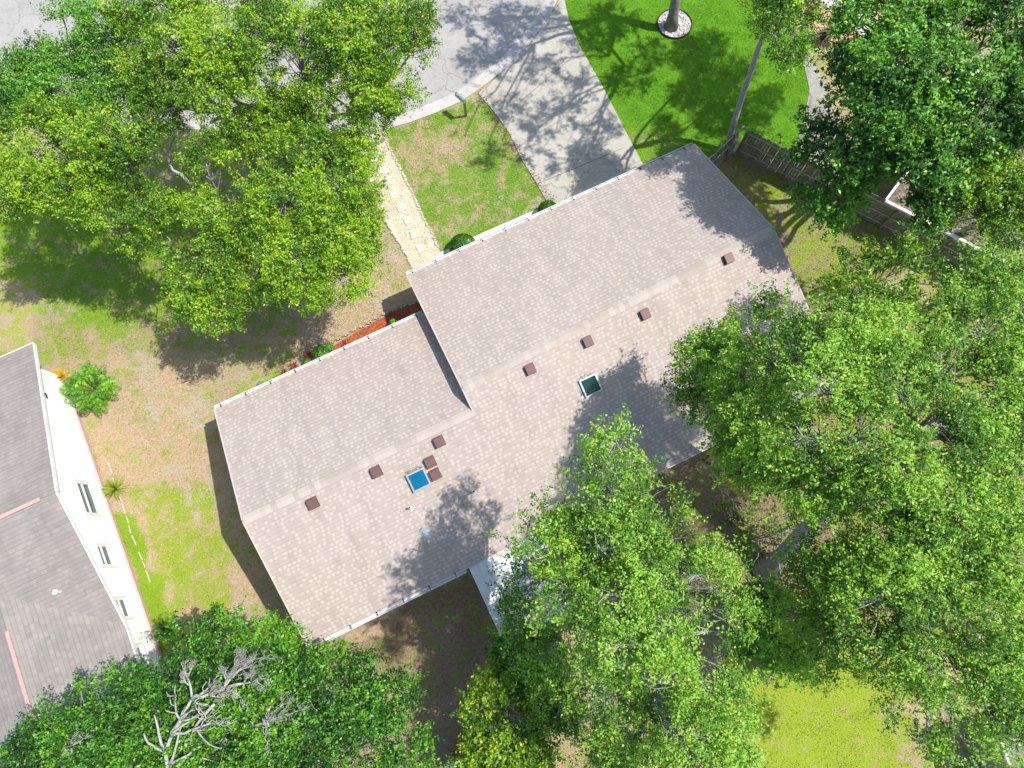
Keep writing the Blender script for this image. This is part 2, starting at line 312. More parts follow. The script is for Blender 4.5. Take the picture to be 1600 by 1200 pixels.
def grid_mesh(name, x0, x1, y0, y1, st_, zf):
    nx = int((x1-x0)/st_)+1; ny = int((y1-y0)/st_)+1
    xs = np.linspace(x0, x1, nx); ys = np.linspace(y0, y1, ny); XX, YY = np.meshgrid(xs, ys); P = np.stack([XX.ravel(), YY.ravel(), np.zeros(nx*ny)], 1)
    Pz = P.copy(); Pz[:, 2] = zf(P)
    i = np.arange((nx-1)*(ny-1)); r = i//(nx-1); c = i % (nx-1); q = r*nx+c
    F = np.stack([q, q+1, q+nx+1, q+nx], 1).astype(np.int32)
    me = bpy.data.meshes.new(name); me.vertices.add(len(P)); me.vertices.foreach_set('co', Pz.ravel()); me.loops.add(F.size); me.loops.foreach_set('vertex_index', F.ravel())
    me.polygons.add(len(F)); me.polygons.foreach_set('loop_start', np.arange(len(F))*4); me.polygons.foreach_set('use_smooth', np.ones(len(F), bool)); me.update(calc_edges=True)
    return me, P
gx = (-26, 42, -22, 46)
me, GP = grid_mesh('ground', gx[0], gx[1], gx[2], gx[3], .13, lambda P: (vnoise(P, .8)-.5)*.006-.012)
ZA = zone_at(GP); ca = me.attributes.new('zone', 'FLOAT_COLOR', 'POINT'); ca.data.foreach_set('color', np.concatenate([ZA, np.ones((len(ZA), 1))], 1).ravel())
tag(link('ground', me, M['turf']), kind='structure')
far = MB()   # the ground carries on to the horizon round the detailed sheet
B = 600; z = -.012
for q in (((-B,-B),(B,-B),(B,gx[2]),(-B,gx[2])), ((-B,gx[3]),(B,gx[3]),(B,B),(-B,B)), ((-B,gx[2]),(gx[0],gx[2]),(gx[0],gx[3]),(-B,gx[3])), ((gx[1],gx[2]),(B,gx[2]),(B,gx[3]),(gx[1],gx[3]))):
    far.poly([(x, y, z) for x, y in q])
fo = far.build('ground', M['turf']); a = fo.data.attributes.new('zone', 'FLOAT_COLOR', 'POINT'); a.data.foreach_set('color', np.tile([.6, .5, .2, 1], (len(far.v), 1)).ravel().astype(float)); tag(fo, kind='structure')

def sheet(name, px, z, material, thick=.06, jitter=0, kind='structure', sub=1):
    pts = []
    for i in range(len(px)):
        a = px[i]; c = px[(i+1) % len(px)]
        for k in range(sub):
            t = k/sub; g = G(a[0]*(1-t)+c[0]*t, a[1]*(1-t)+c[1]*t, z); pts.append(Vector((g.x+random.uniform(-jitter, jitter), g.y+random.uniform(-jitter, jitter), z)))
    mb = MB(); mb.prism([p-Vector((0, 0, thick)) for p in pts], pts); o = mb.build(name, material); 
    if kind: tag(o, kind=kind)
    return o
# road: cul-de-sac asphalt, poured gutter strip, driveway
edge = [(-420,40),(-200,118),(0,165),(200,196),(400,209),(520,211),(560,209),(600,203),(640,192),(680,177),(712,163),(745,143),(790,108),(830,66),(862,20),(880,-20),(905,-90),(925,-180)]
def off(pl, d):
    out = []
    for i in range(len(pl)):
        a = Vector(pl[max(i-1, 0)]); c = Vector(pl[min(i+1, len(pl)-1)]); t = (c-a).normalized(); out.append((pl[i][0]+t.y*d, pl[i][1]-t.x*d))
    return out
inner = off(edge, 17)
sheet('road', inner+[(900,-700),(-900,-700),(-900,40)], .006, M['asphalt'])
mb = MB()
for i in range(len(edge)-1):
    a, b_, c, d = G(*edge[i]), G(*edge[i+1]), G(*inner[i+1]), G(*inner[i]); lo = [q-Vector((0, 0, .08)) for q in (a, b_, c, d)]
    hi = [Vector((q.x, q.y, h)) for q, h in zip((a, b_, c, d), (.045, .045, .011, .011))]
    mb.prism(lo, hi, cap=True)
tag(mb.build('curb', M['curb']), kind='structure')
drive_l = [(747,146),(770,172),(795,206),(815,248),(838,286),(852,310),(864,330)]
drive_r = [(1030,300),(1005,258),(975,200),(940,132),(905,70),(888,28),(880,-10)]
sheet('driveway', drive_l+drive_r+[(862,20),(830,66),(790,108)], .03, M['concrete'])
mb = MB()
for a, c in (((800,170),(905,80)), ((838,288),(972,232)), ((747,152),(877,2)), ((905,80),(905,72))):
    pa, pc = G(*a, .033), G(*c, .033)
    if (pa-pc).length > .3: mb.beam(pa, pc, .02, .006)
mb.build('driveway_joint', M['walkjoint']); bpy.data.objects['driveway_joint'].name = 'driveway_joints'; tag(bpy.data.objects['driveway_joints'], kind='structure')
# gravel path with pavers and stones
pl_ = [(563,212),(570,240),(578,280),(590,322),(606,352),(620,374),(634,398),(646,425),(650,436)]
pr_ = [(700,420),(686,391),(676,366),(660,338),(646,306),(634,282),(620,254),(608,230),(598,207)]
sheet('path', pl_+pr_, .012, M['gravel'], sub=2, jitter=.01)
for i, (x, y) in enumerate([(577,222),(586,242),(598,268),(606,284),(616,304),(627,324),(638,344),(648,366),(658,388)]):
    mb = MB(); c = G(x, y, .02); a = random.uniform(-.12, .12)-.05; mb.box(c, (.40, .40, .05), a)
    nm = ['nearest the road', 'second from the road', 'third from the road', 'fourth from the road', 'in the middle of the row', 'fourth from the house', 'third from the house', 'second from the house', 'nearest the house'][i]
    tag(mb.build('stepping_stone', M['paver'], bevel=.012), 'square pale stepping stone in the gravel path, ' + nm, 'stepping stone', 'stepping stones in the gravel path')
def stones(line, label, group, st_=.135):
    pts = [G(*p) for p in line]; d = 0; k = 0; i = 0
    while i < len(pts)-1:
        seg = (pts[i+1]-pts[i]); ln = seg.length
        while d < ln:
            q = pts[i]+seg*(d/ln); mb = MB(); r = random.uniform(.045, .078)
            mb.blob((q.x+random.uniform(-.025, .025), q.y+random.uniform(-.025, .025), r*.4), r, (1.25, .85, .75), 7, .18, rz=random.uniform(0, 3.1))
            tag(mb.build('edging_stone', M['stone'], smooth=True), label, 'stone', group); d += st_*random.uniform(.8, 1.2)
        d -= ln; i += 1
stones([(598,208),(608,230),(620,254),(634,282),(646,306),(660,338),(676,366),(686,391)], 'small white stone edging the gravel path on its lawn side', 'stones edging the path on the lawn side')
stones([(592,324),(606,352),(620,374),(634,398),(646,422)], 'small white stone edging the gravel path on its oak tree side', 'stones edging the path on the tree side')
sheet('front_walk', [(664,420),(686,395),(760,361),(852,321),(905,300),(920,330),(700,440)], .028, M['pale'])
# red mulch bed along the front eave with scalloped blocks
bed_in = [(494,568),(520,556),(580,527),(640,499),(672,484)]
bed_out = [(668,470),(630,482),(600,494),(560,517),(520,540),(500,550)]
sheet('mulch_bed', bed_in+bed_out, .02, M['redmulch'], sub=3, jitter=.03)
eb = [(512,541),(524,535),(536,529),(548,522),(560,516),(572,510),(584,503),(596,496),(609,490),(622,485),(636,480),(650,476),(662,472)]
for i, (x, y) in enumerate(eb):
    mb = MB(); c = G(x, y-3, .05); d = G(*eb[min(i+1, 12)])-G(*eb[max(i-1, 0)]); a = math.atan2(d.y, d.x)
    for k in range(5):
        t = (k-2)/2; mb.box(c+Vector((math.cos(a), math.sin(a), 0))*t*.13+Vector((-math.sin(a), math.cos(a), 0))*(.045*(1-t*t)), (.09, .10, .11), a-t*.5)
    tag(mb.build('edging_block', M['edging'], bevel=.01), 'scalloped tan edging block on the red mulch bed, %s from its left end' % ['first','second','third','fourth','fifth','sixth','seventh','eighth','ninth','tenth','eleventh','twelfth','thirteenth'][i], 'edging block', 'edging blocks along the red mulch bed')
# NE walkway, rock ring, mulch
sheet('walkway', [(1232,82),(1264,86),(1284,120),(1302,165),(1318,215),(1335,280),(1345,305),(1290,300),(1240,262),(1246,230),(1256,192),(1265,140),(1257,105)], .014, M['walk'], sub=2, jitter=.02)
sheet('straw_bed', [(1225,-40),(1262,20),(1282,72),(1345,66),(1375,40),(1400,-60)], .02, M['strawmulch'], sub=3, jitter=.05)
sheet('sidewalk', [(1255,-30),(1290,10),(1320,22),(1345,60),(1375,95),(1420,120),(1440,90),(1370,30),(1330,-30)], .036, M['curb'])
sheet('carport_slab', [(1345,150),(1560,120),(1700,170),(1700,300),(1560,290),(1420,240),(1350,200)], .03, M['walk'])
ring = [G(1054,38)+Vector((math.cos(a)*.83, math.sin(a)*.83, 0)) for a in [k*math.pi/12 for k in range(24)]]
mb = MB(); mb.prism([Vector((p.x, p.y, -.02)) for p in ring], [Vector((p.x, p.y, .035)) for p in ring]); tag(mb.build('rock_bed', M['rockbed']), kind='structure')
rng_o = empty('tree_ring', G(1054,38), 'round metal edging ring full of grey rocks round the trunk on the bright lawn', 'tree ring')
mb = MB()
for k in range(24):
    a, c = ring[k], ring[(k+1) % 24]; mb.beam((a.x, a.y, .04), (c.x, c.y, .04), .035, .1)
mb.build('edging', M['ventdark'], rng_o)
mb = MB()
for k in range(70):
    a = random.uniform(0, 6.28); r_ = .78*math.sqrt(random.random()); c = G(1054,38); mb.blob((c.x+math.cos(a)*r_, c.y+math.sin(a)*r_, .05), random.uniform(.03, .075), (1.2, .9, .7), 6, .2)
ro = mb.build('rocks', M['stone'], rng_o, smooth=True); ro['kind'] = 'stuff'

# ------------------------------------------------------------------ main house
EZ = 2.6; U0, UM, U2 = -8.4617, .5536, 13.8568; VB, VW, VE = .4767, 10.2062, 11.9903; SL = .33
MW, ME = (VW+VB)/2, (VE+VB)/2; HW, HE = EZ+SL*(VW-VB)/2, EZ+SL*(VE-VB)/2
house = empty('bungalow', (0, 0, 0), 'long low bungalow with a pinkish tan shingle roof in the middle of the lot', 'house')
house.location = ((U0+U2)/2, ME, 0)
TH = .10
def roof_quad(mb, pts, udir=0):
    """pts: eave a, eave b, ridge b, ridge a; uv = metres along the course and up the slope"""
    uv = []
    for p in pts: uv.append((p[0], abs(p[1]-pts[0][1])*math.hypot(1, SL)))
    mb.poly(pts, 0, uv)
def ridge_z(v): return v
XB = UM; rE = (U2, ME+.45, HE-.06)                       # the far right end of the ridge runs slightly forward
mb = MB()
P = lambda u, v, z: Vector((u, v, z))
roof_quad(mb, [P(U0,VW,EZ), P(UM,VW,EZ), P(UM,MW,HW), P(U0,MW,HW)])
roof_quad(mb, [P(UM,VE,EZ), P(U2,VE,EZ), P(*rE), P(UM,ME,HE)])
roof_quad(mb, [P(U0,VB,EZ), P(UM,VB,EZ), P(UM,MW,HW), P(U0,MW,HW)])
roof_quad(mb, [P(UM,VB,EZ), P(U2,VB,EZ), P(*rE), P(UM,ME,HE)])
for i in range(2, 4): mb.f[i] = mb.f[i][::-1]; 
# reversed faces need reversed uvs
uvs = mb.uv; 
for i in range(2, 4): uvs[i*4:i*4+4] = uvs[i*4:i*4+4][::-1]
roof = mb.build('roof', M['shingle'], house)
mb = MB(); dz = Vector((0, 0, TH))                           # underside, soffits
for q in ([P(U0,VW,EZ), P(UM,VW,EZ), P(UM,MW,HW), P(U0,MW,HW)], [P(UM,VE,EZ), P(U2,VE,EZ), P(*rE), P(UM,ME,HE)], [P(U0,VB,EZ), P(UM,VB,EZ), P(UM,MW,HW), P(U0,MW,HW)], [P(UM,VB,EZ), P(U2,VB,EZ), P(*rE), P(UM,ME,HE)]):
    mb.poly([p-dz for p in q])
mb.build('soffit', M['cream'], house)
mb = MB()                                                    # rake and eave trim
def trim(a, b, w_=.05, h_=.15): mb.beam(Vector(a)-Vector((0, 0, .065)), Vector(b)-Vector((0, 0, .065)), w_, h_)
trim((U0-.025,VW,EZ), (U0-.025,MW,HW)); trim((U0-.025,VB,EZ), (U0-.025,MW,HW))
trim((U2+.025,VE,EZ), (U2+.025,rE[1],rE[2])); trim((U2+.025,VB,EZ), (U2+.025,rE[1],rE[2]))
trim((UM-.025,VE,EZ), (UM-.025,ME,HE)); trim((UM-.025,MW,HW), (UM-.025,ME,HE))
trim((U0,VB-.03,EZ), (U2,VB-.03,EZ))
mb.build('rake_board', M['trim'], house)
# ridge caps: overlapping cap shingles
M['cap'] = []
for i, c in enumerate([(.43,.365,.315), (.47,.405,.355), (.40,.34,.295), (.45,.385,.34), (.48,.42,.37)]): M['cap'].append(simple('cap_shingle_%s' % 'abcde'[i], c, tuple(x*.9 for x in c), 12, .95))
def caps(u0, u1, vf, zf):
    mb = MB(); u = u0; mi = 0; k = 0
    while u < u1-.05:
        wd = .21; v, z = vf(u), zf(u); t = .012+.004*(k % 3); ce = .17
        if random.random() < .7: mi = random.randrange(5)
        a = [P(u, v-ce, z-ce*SL+t), P(u, v, z+t+.008), P(u, v+ce, z-ce*SL+t)]; b2 = [q+Vector((wd, 0, .005)) for q in a]
        mb.poly([a[0], b2[0], b2[1], a[1]], mi); mb.poly([a[1], b2[1], b2[2], a[2]], mi)
        lo = [q-Vector((0, 0, .02)) for q in a]; lo2 = [q-Vector((0, 0, .02)) for q in b2]
        mb.poly([lo2[0], lo2[1], b2[1], b2[0]], mi); mb.poly([lo2[1], lo2[2], b2[2], b2[1]], mi)
        u += wd; k += 1
    return mb
lerp = lambda a, b, t: a+(b-a)*t
caps(U0+.02, UM-.05, lambda u: MW, lambda u: HW).build('ridge_cap', M['cap'], house)
caps(UM+.02, U2-.02, lambda u: ME if u < XB else lerp(ME, rE[1], (u-XB)/(U2-XB)), lambda u: HE if u < XB else lerp(HE, rE[2], (u-XB)/(U2-XB))).build('ridge_cap', M['cap'], house)
# walls
oh = .45; mb = MB()
def wall(a, b, z0=0, z1=EZ-.1, t=.14): 
    mb.prism([P(a[0],a[1],z0), P(b[0],b[1],z0), P(b[0],b[1],z0)+nrm*t, P(a[0],a[1],z0)+nrm*t], [P(a[0],a[1],z1), P(b[0],b[1],z1), P(b[0],b[1],z1)+nrm*t, P(a[0],a[1],z1)+nrm*t])
nrm = Vector((0,-1,0)); wall((U0+oh,VW-oh), (UM+oh,VW-oh)); wall((UM+oh,VE-oh), (U2-oh,VE-oh)); nrm = Vector((0,1,0)); wall((U0+oh,VB+oh), (U2-oh,VB+oh))
nrm = Vector((1,0,0)); wall((U0+oh,VB+oh), (U0+oh,VW-oh)); wall((UM+oh,VB+oh), (UM+oh,VE-oh)); nrm = Vector((-1,0,0)); wall((U2-oh,VB+oh), (U2-oh,VE-oh))
for u, v0, v1, zr, vm in ((U0+oh,VB+oh,VW-oh,HW,MW), (U2-oh,VB+oh,VE-oh,HE-.2,ME+.5), (UM+oh,VB+oh,VE-oh,HE,ME)):
    mb.poly([P(u,v0,EZ-.1), P(u,v1,EZ-.1), P(u,vm,zr-.12)])
mb.build('wall', M['cream'], house)
for (u, v, w_, h_, zc, nv) in [(-6.2,VB+oh,1.3,1.1,1.5,-1),(-3.2,VB+oh,.8,.7,1.7,-1),(8.6,VB+oh,1.6,1.1,1.5,-1),(11.6,VB+oh,1.2,1.1,1.5,-1),(-6.0,VW-oh,1.6,1.2,1.5,1),(-2.6,VW-oh,1.2,1.2,1.5,1),(2.6,VE-oh,1.8,1.2,1.5,1)]:
    mb = MB(); y = v+nv*.02
    for cx, cz, sx, sz in ((0,h_/2,w_,.07),(0,-h_/2,w_,.07),(-w_/2,0,.07,h_-.07),(w_/2,0,.07,h_-.07),(0,0,.05,h_-.07)): mb.box((u+cx, y, zc+cz), (sx, .06, sz))
    f_ = mb.build('window', M['white'], house); mb = MB(); mb.box((u, y-nv*.015, zc), (w_-.04, .02, h_-.04)); mb.build('pane', M['pane'], f_)
mb = MB(); mb.box((9.6, VE-oh+.02, 1.1), (4.8, .05, 2.2))
for k in range(4): mb.box((9.6, VE-oh+.05, .3+.53*k), (4.7, .02, .46))
mb.build('garage_door', M['white'], house)
mb = MB(); mb.box((5.0, VE-oh+.03, 1.05), (.95, .06, 2.1)); mb.build('front_door', M['vent'], house)
# gutters
def gutter(u0, u1, v, s, nm='gutter'):
    mb = MB(); y0 = v+s*.005; y1 = v+s*.13
    mb.box(((u0+u1)/2, v+s*.058, EZ-.13), (u1-u0, .10, .02)); mb.box(((u0+u1)/2, v+s*.112, EZ-.08), (u1-u0, .018, .12)); mb.box(((u0+u1)/2, v+s*.012, EZ-.08), (u1-u0, .012, .11))
    for u in (u0+.01, u1-.01): mb.box((u, v+s*.07, EZ-.08), (.015, .10, .12))
    mb.box(((u0+u1)/2, v+s*.112, EZ-.015), (u1-u0, .024, .012))
    g = mb.build(nm, M['white'], house); u = u0+.25
    while u < u1: mb = MB(); mb.box((u, v+s*.055, EZ-.028), (.025, .15, .02)); mb.box((u, v-s*.03, EZ+.015), (.045, .06, .02)); mb.build('hanger', M['dark'], g); u += 1.05
    return g
gutter(U0, UM-.1, VW, 1); gutter(UM, U2, VE, 1); gutter(U0+.35, -2.2, VB-.05, -1)
def gutter_leaf(): pass
# roof furniture
def roofz(u, v):
    if u < UM: return EZ+SL*(VW-v) if v > MW else EZ+SL*(v-VB)
    vr = ME+(rE[1]-ME)*(u-UM)/(U2-UM); hr = HE+(rE[2]-HE)*(u-UM)/(U2-UM)
    return EZ+(hr-EZ)*(VE-v)/(VE-vr) if v > vr else EZ+(hr-EZ)*(v-VB)/(vr-VB)
def onroof(x, y):
    z_ = 3.5
    for _ in range(12): g = G(x, y, z_); z_ = roofz(g.x, g.y)
    return G(x, y, z_)
TB = Matrix.Rotation(math.atan(SL), 4, 'X')
for (x, y) in [(489,784),(588,735),(672,720),(680,739),(686,688),(828,575),(918,532),(1007,489),(1137,402)]:
    c = onroof(x, y+2); mb = MB(); T = Matrix.Translation(c) @ TB
    def bx(cx, cy, cz, sx, sy, sz, mi=0, taper=1.0):
        b0 = [T @ Vector((cx+i*sx/2, cy+j*sy/2, cz-sz/2)) for i, j in ((-1,-1),(1,-1),(1,1),(-1,1))]; t0 = [T @ Vector((cx+i*sx/2*taper, cy+j*sy/2*taper, cz+sz/2)) for i, j in ((-1,-1),(1,-1),(1,1),(-1,1))]; mb.prism(b0, t0, mi)
    bx(0, 0, .012, .40, .42, .015, 0); bx(0, 0, .07, .27, .27, .11, 1); bx(0, .0, .155, .36, .36, .06, 0, .93)
    mb.build('roof_vent', [M['vent'], M['ventdark']], house)
for (x, y, mt_) in ((654,747,'skyblue'), (922,600,'skygreen')):
    c = onroof(x, y+2); T = Matrix.Translation(c) @ TB
    sky = MB(); mb = sky; s_ = .64
    def bx2(mb, cx, cy, cz, sx, sy, sz, mi=0):
        b0 = [T @ Vector((cx+i*sx/2, cy+j*sy/2, cz-sz/2)) for i, j in ((-1,-1),(1,-1),(1,1),(-1,1))]; mb.prism(b0, [p+(T.to_3x3() @ Vector((0, 0, sz))) for p in b0], mi)
    for cx, cy, sx, sy in ((-s_/2,0,.06,s_+.06), (s_/2,0,.06,s_+.06), (0,-s_/2,s_-.06,.06), (0,s_/2,s_-.06,.06)): bx2(mb, cx, cy, .07, sx, sy, .14)
    fr = mb.build('skylight', M['grey_metal'], house); mb = MB(); bx2(mb, 0, 0, .115, s_-.05, s_-.05, .02); mb.build('pane', M[mt_], fr)
    mb = MB()
    for k in range(16): q = T @ Vector((random.uniform(-.33, .3), .36+random.uniform(0, .09), .02)); mb.blob(q, random.uniform(.025, .05), (1.3, .8, .4), 6, .2)
    mb.build('leaf_litter', M['tar'], fr)
for (x, y, r_) in ((642,794,.04), (741,769,.045)):
    c = onroof(x, y); mb = MB(); mb.tube([c-Vector((0, 0, .05)), c+Vector((0, 0, .3))], r_, 10); mb.tube([c+Vector((0, 0, .301)), c+Vector((0, 0, .304))], r_*.75, 10, 1); mb.tube([c-Vector((0, 0, .02)), c+Vector((0, 0, .05))], [r_*2.4, r_*1.2], 10); mb.build('vent_pipe', [M['white'], M['dark']], house)
c = onroof(665,834); mb = MB(); T = Matrix.Translation(c) @ TB; bx2(mb, 0, 0, .01, .3, .42, .02); bx2(mb, 0, 0, .03, .15, .3, .09); mb.build('exhaust_hood', M['grey_metal'], house, bevel=.02)
# small boxes on the west wall
mb = MB(); mb.box((U0+oh-.09, 5.9, 1.4), (.18, .34, .5)); mb.tube([(U0+oh-.06, 5.9, 1.1), (U0+oh-.06, 5.9, .1)], .03, 8); mb.build('meter_box', M['grey_metal'], house)

# patio roof
pt = empty('patio_cover', (0, 0, 0), 'white ribbed metal patio cover attached to the back eave under the tree', 'patio cover')
pa = G(736,888,2.45); pb = G(789,1004,2.25); pt.location = (pa.x+3.5, VB-1.5, 0)
L0 = pa.x; L1 = pa.x+4.8; vb2 = pb.y; vt = VB-.06; mb = MB(); k = 0; u = L0
while u < L1:
    z0, z1 = 2.52, 2.3; mb.prism([P(u,vb2,z1-.02), P(u+.295,vb2,z1-.02), P(u+.295,vt,z0-.02), P(u,vt,z0-.02)], [P(u,vb2,z1), P(u+.295,vb2,z1), P(u+.295,vt,z0), P(u,vt,z0)])
    mb.beam((u+.3,vb2,z1+.012), (u+.3,vt,z0+.012), .03, .045); u += .3
mb.build('roof_panel', M['white'], pt)
mb = MB(); mb.beam((L0-.03,vb2,2.27), (L0-.03,vt,2.49), .05, .14); mb.beam((L1+.05,vb2,2.27), (L1+.05,vt,2.49), .05, .14); mb.beam((L0-.05,vb2-.04,2.26), (L1+.05,vb2-.04,2.26), .06, .14); mb.build('frame', M['white'], pt)
for u in (L0+.1, (L0+L1)/2, L1-.1):
    mb = MB(); mb.box((u, vb2+.08, 1.1), (.09, .09, 2.2)); mb.build('post', M['white'], pt)
sheet('patio_slab', [(0,0)]*0+[tuple(PXY(np.array([[a_, b__, .02]]))[i][0] for i in (0, 1)) for a_, b__ in ((L0,vt+.4), (L1,vt+.4), (L1,vb2), (L0,vb2))], .02, M['walk'])

# ------------------------------------------------------------------ left neighbour house
nb = empty('stucco_house', (-18, 5, 0), 'cream stucco house with a grey shingle roof and pink ridge caps at the left edge', 'house')
XE = -14.13; YR = 9.2; ZR = 4.3; XR = -17.5; ZR2 = 3.64; YV = 6.92; XWW = -30
def flatpoly(mb, pts, au, av):
    o = Vector(pts[0]); mb.poly(pts, 0, [((Vector(p)-o).dot(au), (Vector(p)-o).dot(av)) for p in pts])
mb = MB()
aN = Vector((0,-1,.254)).normalized(); aS = Vector((0,1,.29)).normalized(); aE = Vector((-1,0,.25)).normalized(); aW = Vector((1,0,.25)).normalized(); X_ = Vector((1,0,0)); Y_ = Vector((0,1,0))
flatpoly(mb, [P(XE,15.93,2.6), P(XE,YR,ZR), P(XWW,YR,ZR), P(XWW,15.93,2.6)][::-1], X_, aN)
flatpoly(mb, [P(XE,YR,ZR), P(XE,4.05,2.8), P(XR,YV,ZR2), P(-20.9,4.05,2.8), P(XWW,4.05,2.8), P(XWW,YR,ZR)][::-1], X_, aS)
flatpoly(mb, [P(XE,4.05,2.8), P(XE,-7,2.8), P(XR,-7,ZR2), P(XR,YV,ZR2)][::-1], Y_, aE)
flatpoly(mb, [P(-20.9,4.05,2.8), P(-20.9,-7,2.8), P(XR,-7,ZR2), P(XR,YV,ZR2)], Y_, aW)
nroof = mb.build('roof', M['shingle_grey'], nb)
mb = MB()
for (a, b2, e) in (((XE+.02,15.93,2.56),(XE+.02,YR,4.26),.16), ((XE+.02,YR,4.26),(XE+.02,4.05,2.76),.16), ((XE+.03,4.05,2.74),(XE+.03,-7,2.74),.18)):
    mb.beam(a, b2, .05, e)
mb.beam((XE,15.97,2.54), (XWW,15.97,2.54), .05, .14)
mb.build('fascia', M['white'], nb)
for (a, b2) in (((-14.7,YR,4.34),(XWW,YR,4.34)), ((XR,YV-1.4,ZR2+.04),(XR,-7,ZR2+.04))):
    mb = MB(); a = Vector(a); b2 = Vector(b2); n_ = int((b2-a).length/.32)
    for k in range(n_):
        p0 = a+(b2-a)*(k/n_); p1 = a+(b2-a)*((k+1.1)/n_); mb.beam(p0, p1+Vector((0, 0, .012)), .13, .03)
    mb.build('ridge_cap', M['pink'], nb, bevel=.008)
WX = -14.70; mb = MB()
# east wall with window openings left by building it in pieces round them
wins = [(8.80,10.16,.86,1.80), (6.60,7.44,1.08,1.86), (4.47,5.22,1.12,1.86), (2.55,3.30,1.12,1.86)]
ys = [15.35]; zt = 2.62
cur = 15.35
for (y0, y1, z0, z1) in wins:
    mb.prism([P(WX,cur,0),P(WX,y1,0),P(WX-.18,y1,0),P(WX-.18,cur,0)], [P(WX,cur,zt),P(WX,y1,zt),P(WX-.18,y1,zt),P(WX-.18,cur,zt)])
    mb.prism([P(WX,y1,0),P(WX,y0,0),P(WX-.18,y0,0),P(WX-.18,y1,0)], [P(WX,y1,z0),P(WX,y0,z0),P(WX-.18,y0,z0),P(WX-.18,y1,z0)])
    mb.prism([P(WX,y1,z1),P(WX,y0,z1),P(WX-.18,y0,z1),P(WX-.18,y1,z1)], [P(WX,y1,zt),P(WX,y0,zt),P(WX-.18,y0,zt),P(WX-.18,y1,zt)])
    cur = y0
mb.prism([P(WX,cur,0),P(WX,-6.5,0),P(WX-.18,-6.5,0),P(WX-.18,cur,0)], [P(WX,cur,zt),P(WX,-6.5,zt),P(WX-.18,-6.5,zt),P(WX-.18,cur,zt)])
mb.prism([P(WX,15.35,zt),P(WX,4.2,zt),P(WX-.18,4.2,zt),P(WX-.18,15.35,zt)], [P(WX,15.35,zt+.06),P(WX,4.2,zt+.1),P(WX-.18,4.2,zt+.1),P(WX-.18,15.35,zt+.06)])
mb.poly([P(WX-.002,15.2,zt+.05), P(WX-.002,YR,ZR-.1), P(WX-.002,4.2,zt+.08)])
mb.prism([P(WX-.18,15.35,0),P(WX-.18,15.17,0),P(XWW+.5,15.17,0),P(XWW+.5,15.35,0)], [P(WX-.18,15.35,zt),P(WX-.18,15.17,zt),P(XWW+.5,15.17,zt),P(XWW+.5,15.35,zt)])
mb.prism([P(WX-.18,-6.3,0),P(WX-.18,-6.5,0),P(-20.4,-6.5,0),P(-20.4,-6.3,0)], [P(WX-.18,-6.3,zt),P(WX-.18,-6.5,zt),P(-20.4,-6.5,zt),P(-20.4,-6.3,zt)]); mb.poly([P(WX,-6.5,zt),P(XR,-6.5,ZR2-.1),P(-20.4,-6.5,zt)])
mb.prism([P(-20.4,-6.5,0),P(-20.2,-6.5,0),P(-20.2,4.5,0),P(-20.4,4.5,0)], [P(-20.4,-6.5,zt),P(-20.2,-6.5,zt),P(-20.2,4.5,zt),P(-20.4,4.5,zt)])
mb.build('wall', M['cream'], nb)
mb = MB(); mb.poly([P(XE,15.9,2.5),P(XE,YR,4.18),P(WX,YR,4.18),P(WX,15.9,2.5)]); mb.poly([P(XE,YR,4.18),P(XE,4.05,2.68),P(WX,4.05,2.68),P(WX,YR,4.18)]); mb.poly([P(XE,4.05,2.68),P(XE,-7,2.68),P(WX,-7,2.68),P(WX,4.05,2.68)]); mb.build('soffit', M['white'], nb)
mb = MB(); mb.box((WX+.03, 4.4, .09), (.1, 21.8, .18)); mb.build('foundation_band', M['pink'], nb)
for i, (y0, y1, z0, z1) in enumerate(wins):
    mb = MB(); ym = (y0+y1)/2; zm = (z0+z1)/2
    for c, s_ in (((WX-.02,ym,z0+.025),(.07,y1-y0,.05)), ((WX-.02,ym,z1-.025),(.07,y1-y0,.05)), ((WX-.02,y0+.025,zm),(.07,.05,z1-z0-.1)), ((WX-.02,y1-.025,zm),(.07,.05,z1-z0-.1)), ((WX-.03,ym,zm+.06),(.05,y1-y0-.1,.07))): mb.box(c, s_)
    f_ = mb.build('window', M['white'], nb)
    mb = MB(); mb.box((WX+.03, ym, z0-.045), (.09, y1-y0+.1, .06)); mb.build('sill', M['white'], f_)
    for yy in (y0-.07, y1+.07): mb = MB(); mb.box((WX+.015, yy, zm), (.05, .09, z1-z0+.3)); mb.build('side_trim', M['white'], f_)
    mb = MB(); mb.box((WX-.07, ym, zm), (.01, y1-y0-.1, z1-z0-.1)); mb.build('pane', M['pane'], f_)
mb = MB(); mb.box((WX+.012, 14.0, 1.85), (.02, .25, .1)); mb.build('wall_vent', M['ventdark'], nb)
c = G(88,925,3.6); mb = MB(); mb.tube([c-Vector((0,0,.6)), c+Vector((0,0,.05))], .05, 10); mb.tube([c+Vector((0,0,.05)), c+Vector((0,0,.09))], .1, 12); mb.build('vent_pipe', M['white'], nb)

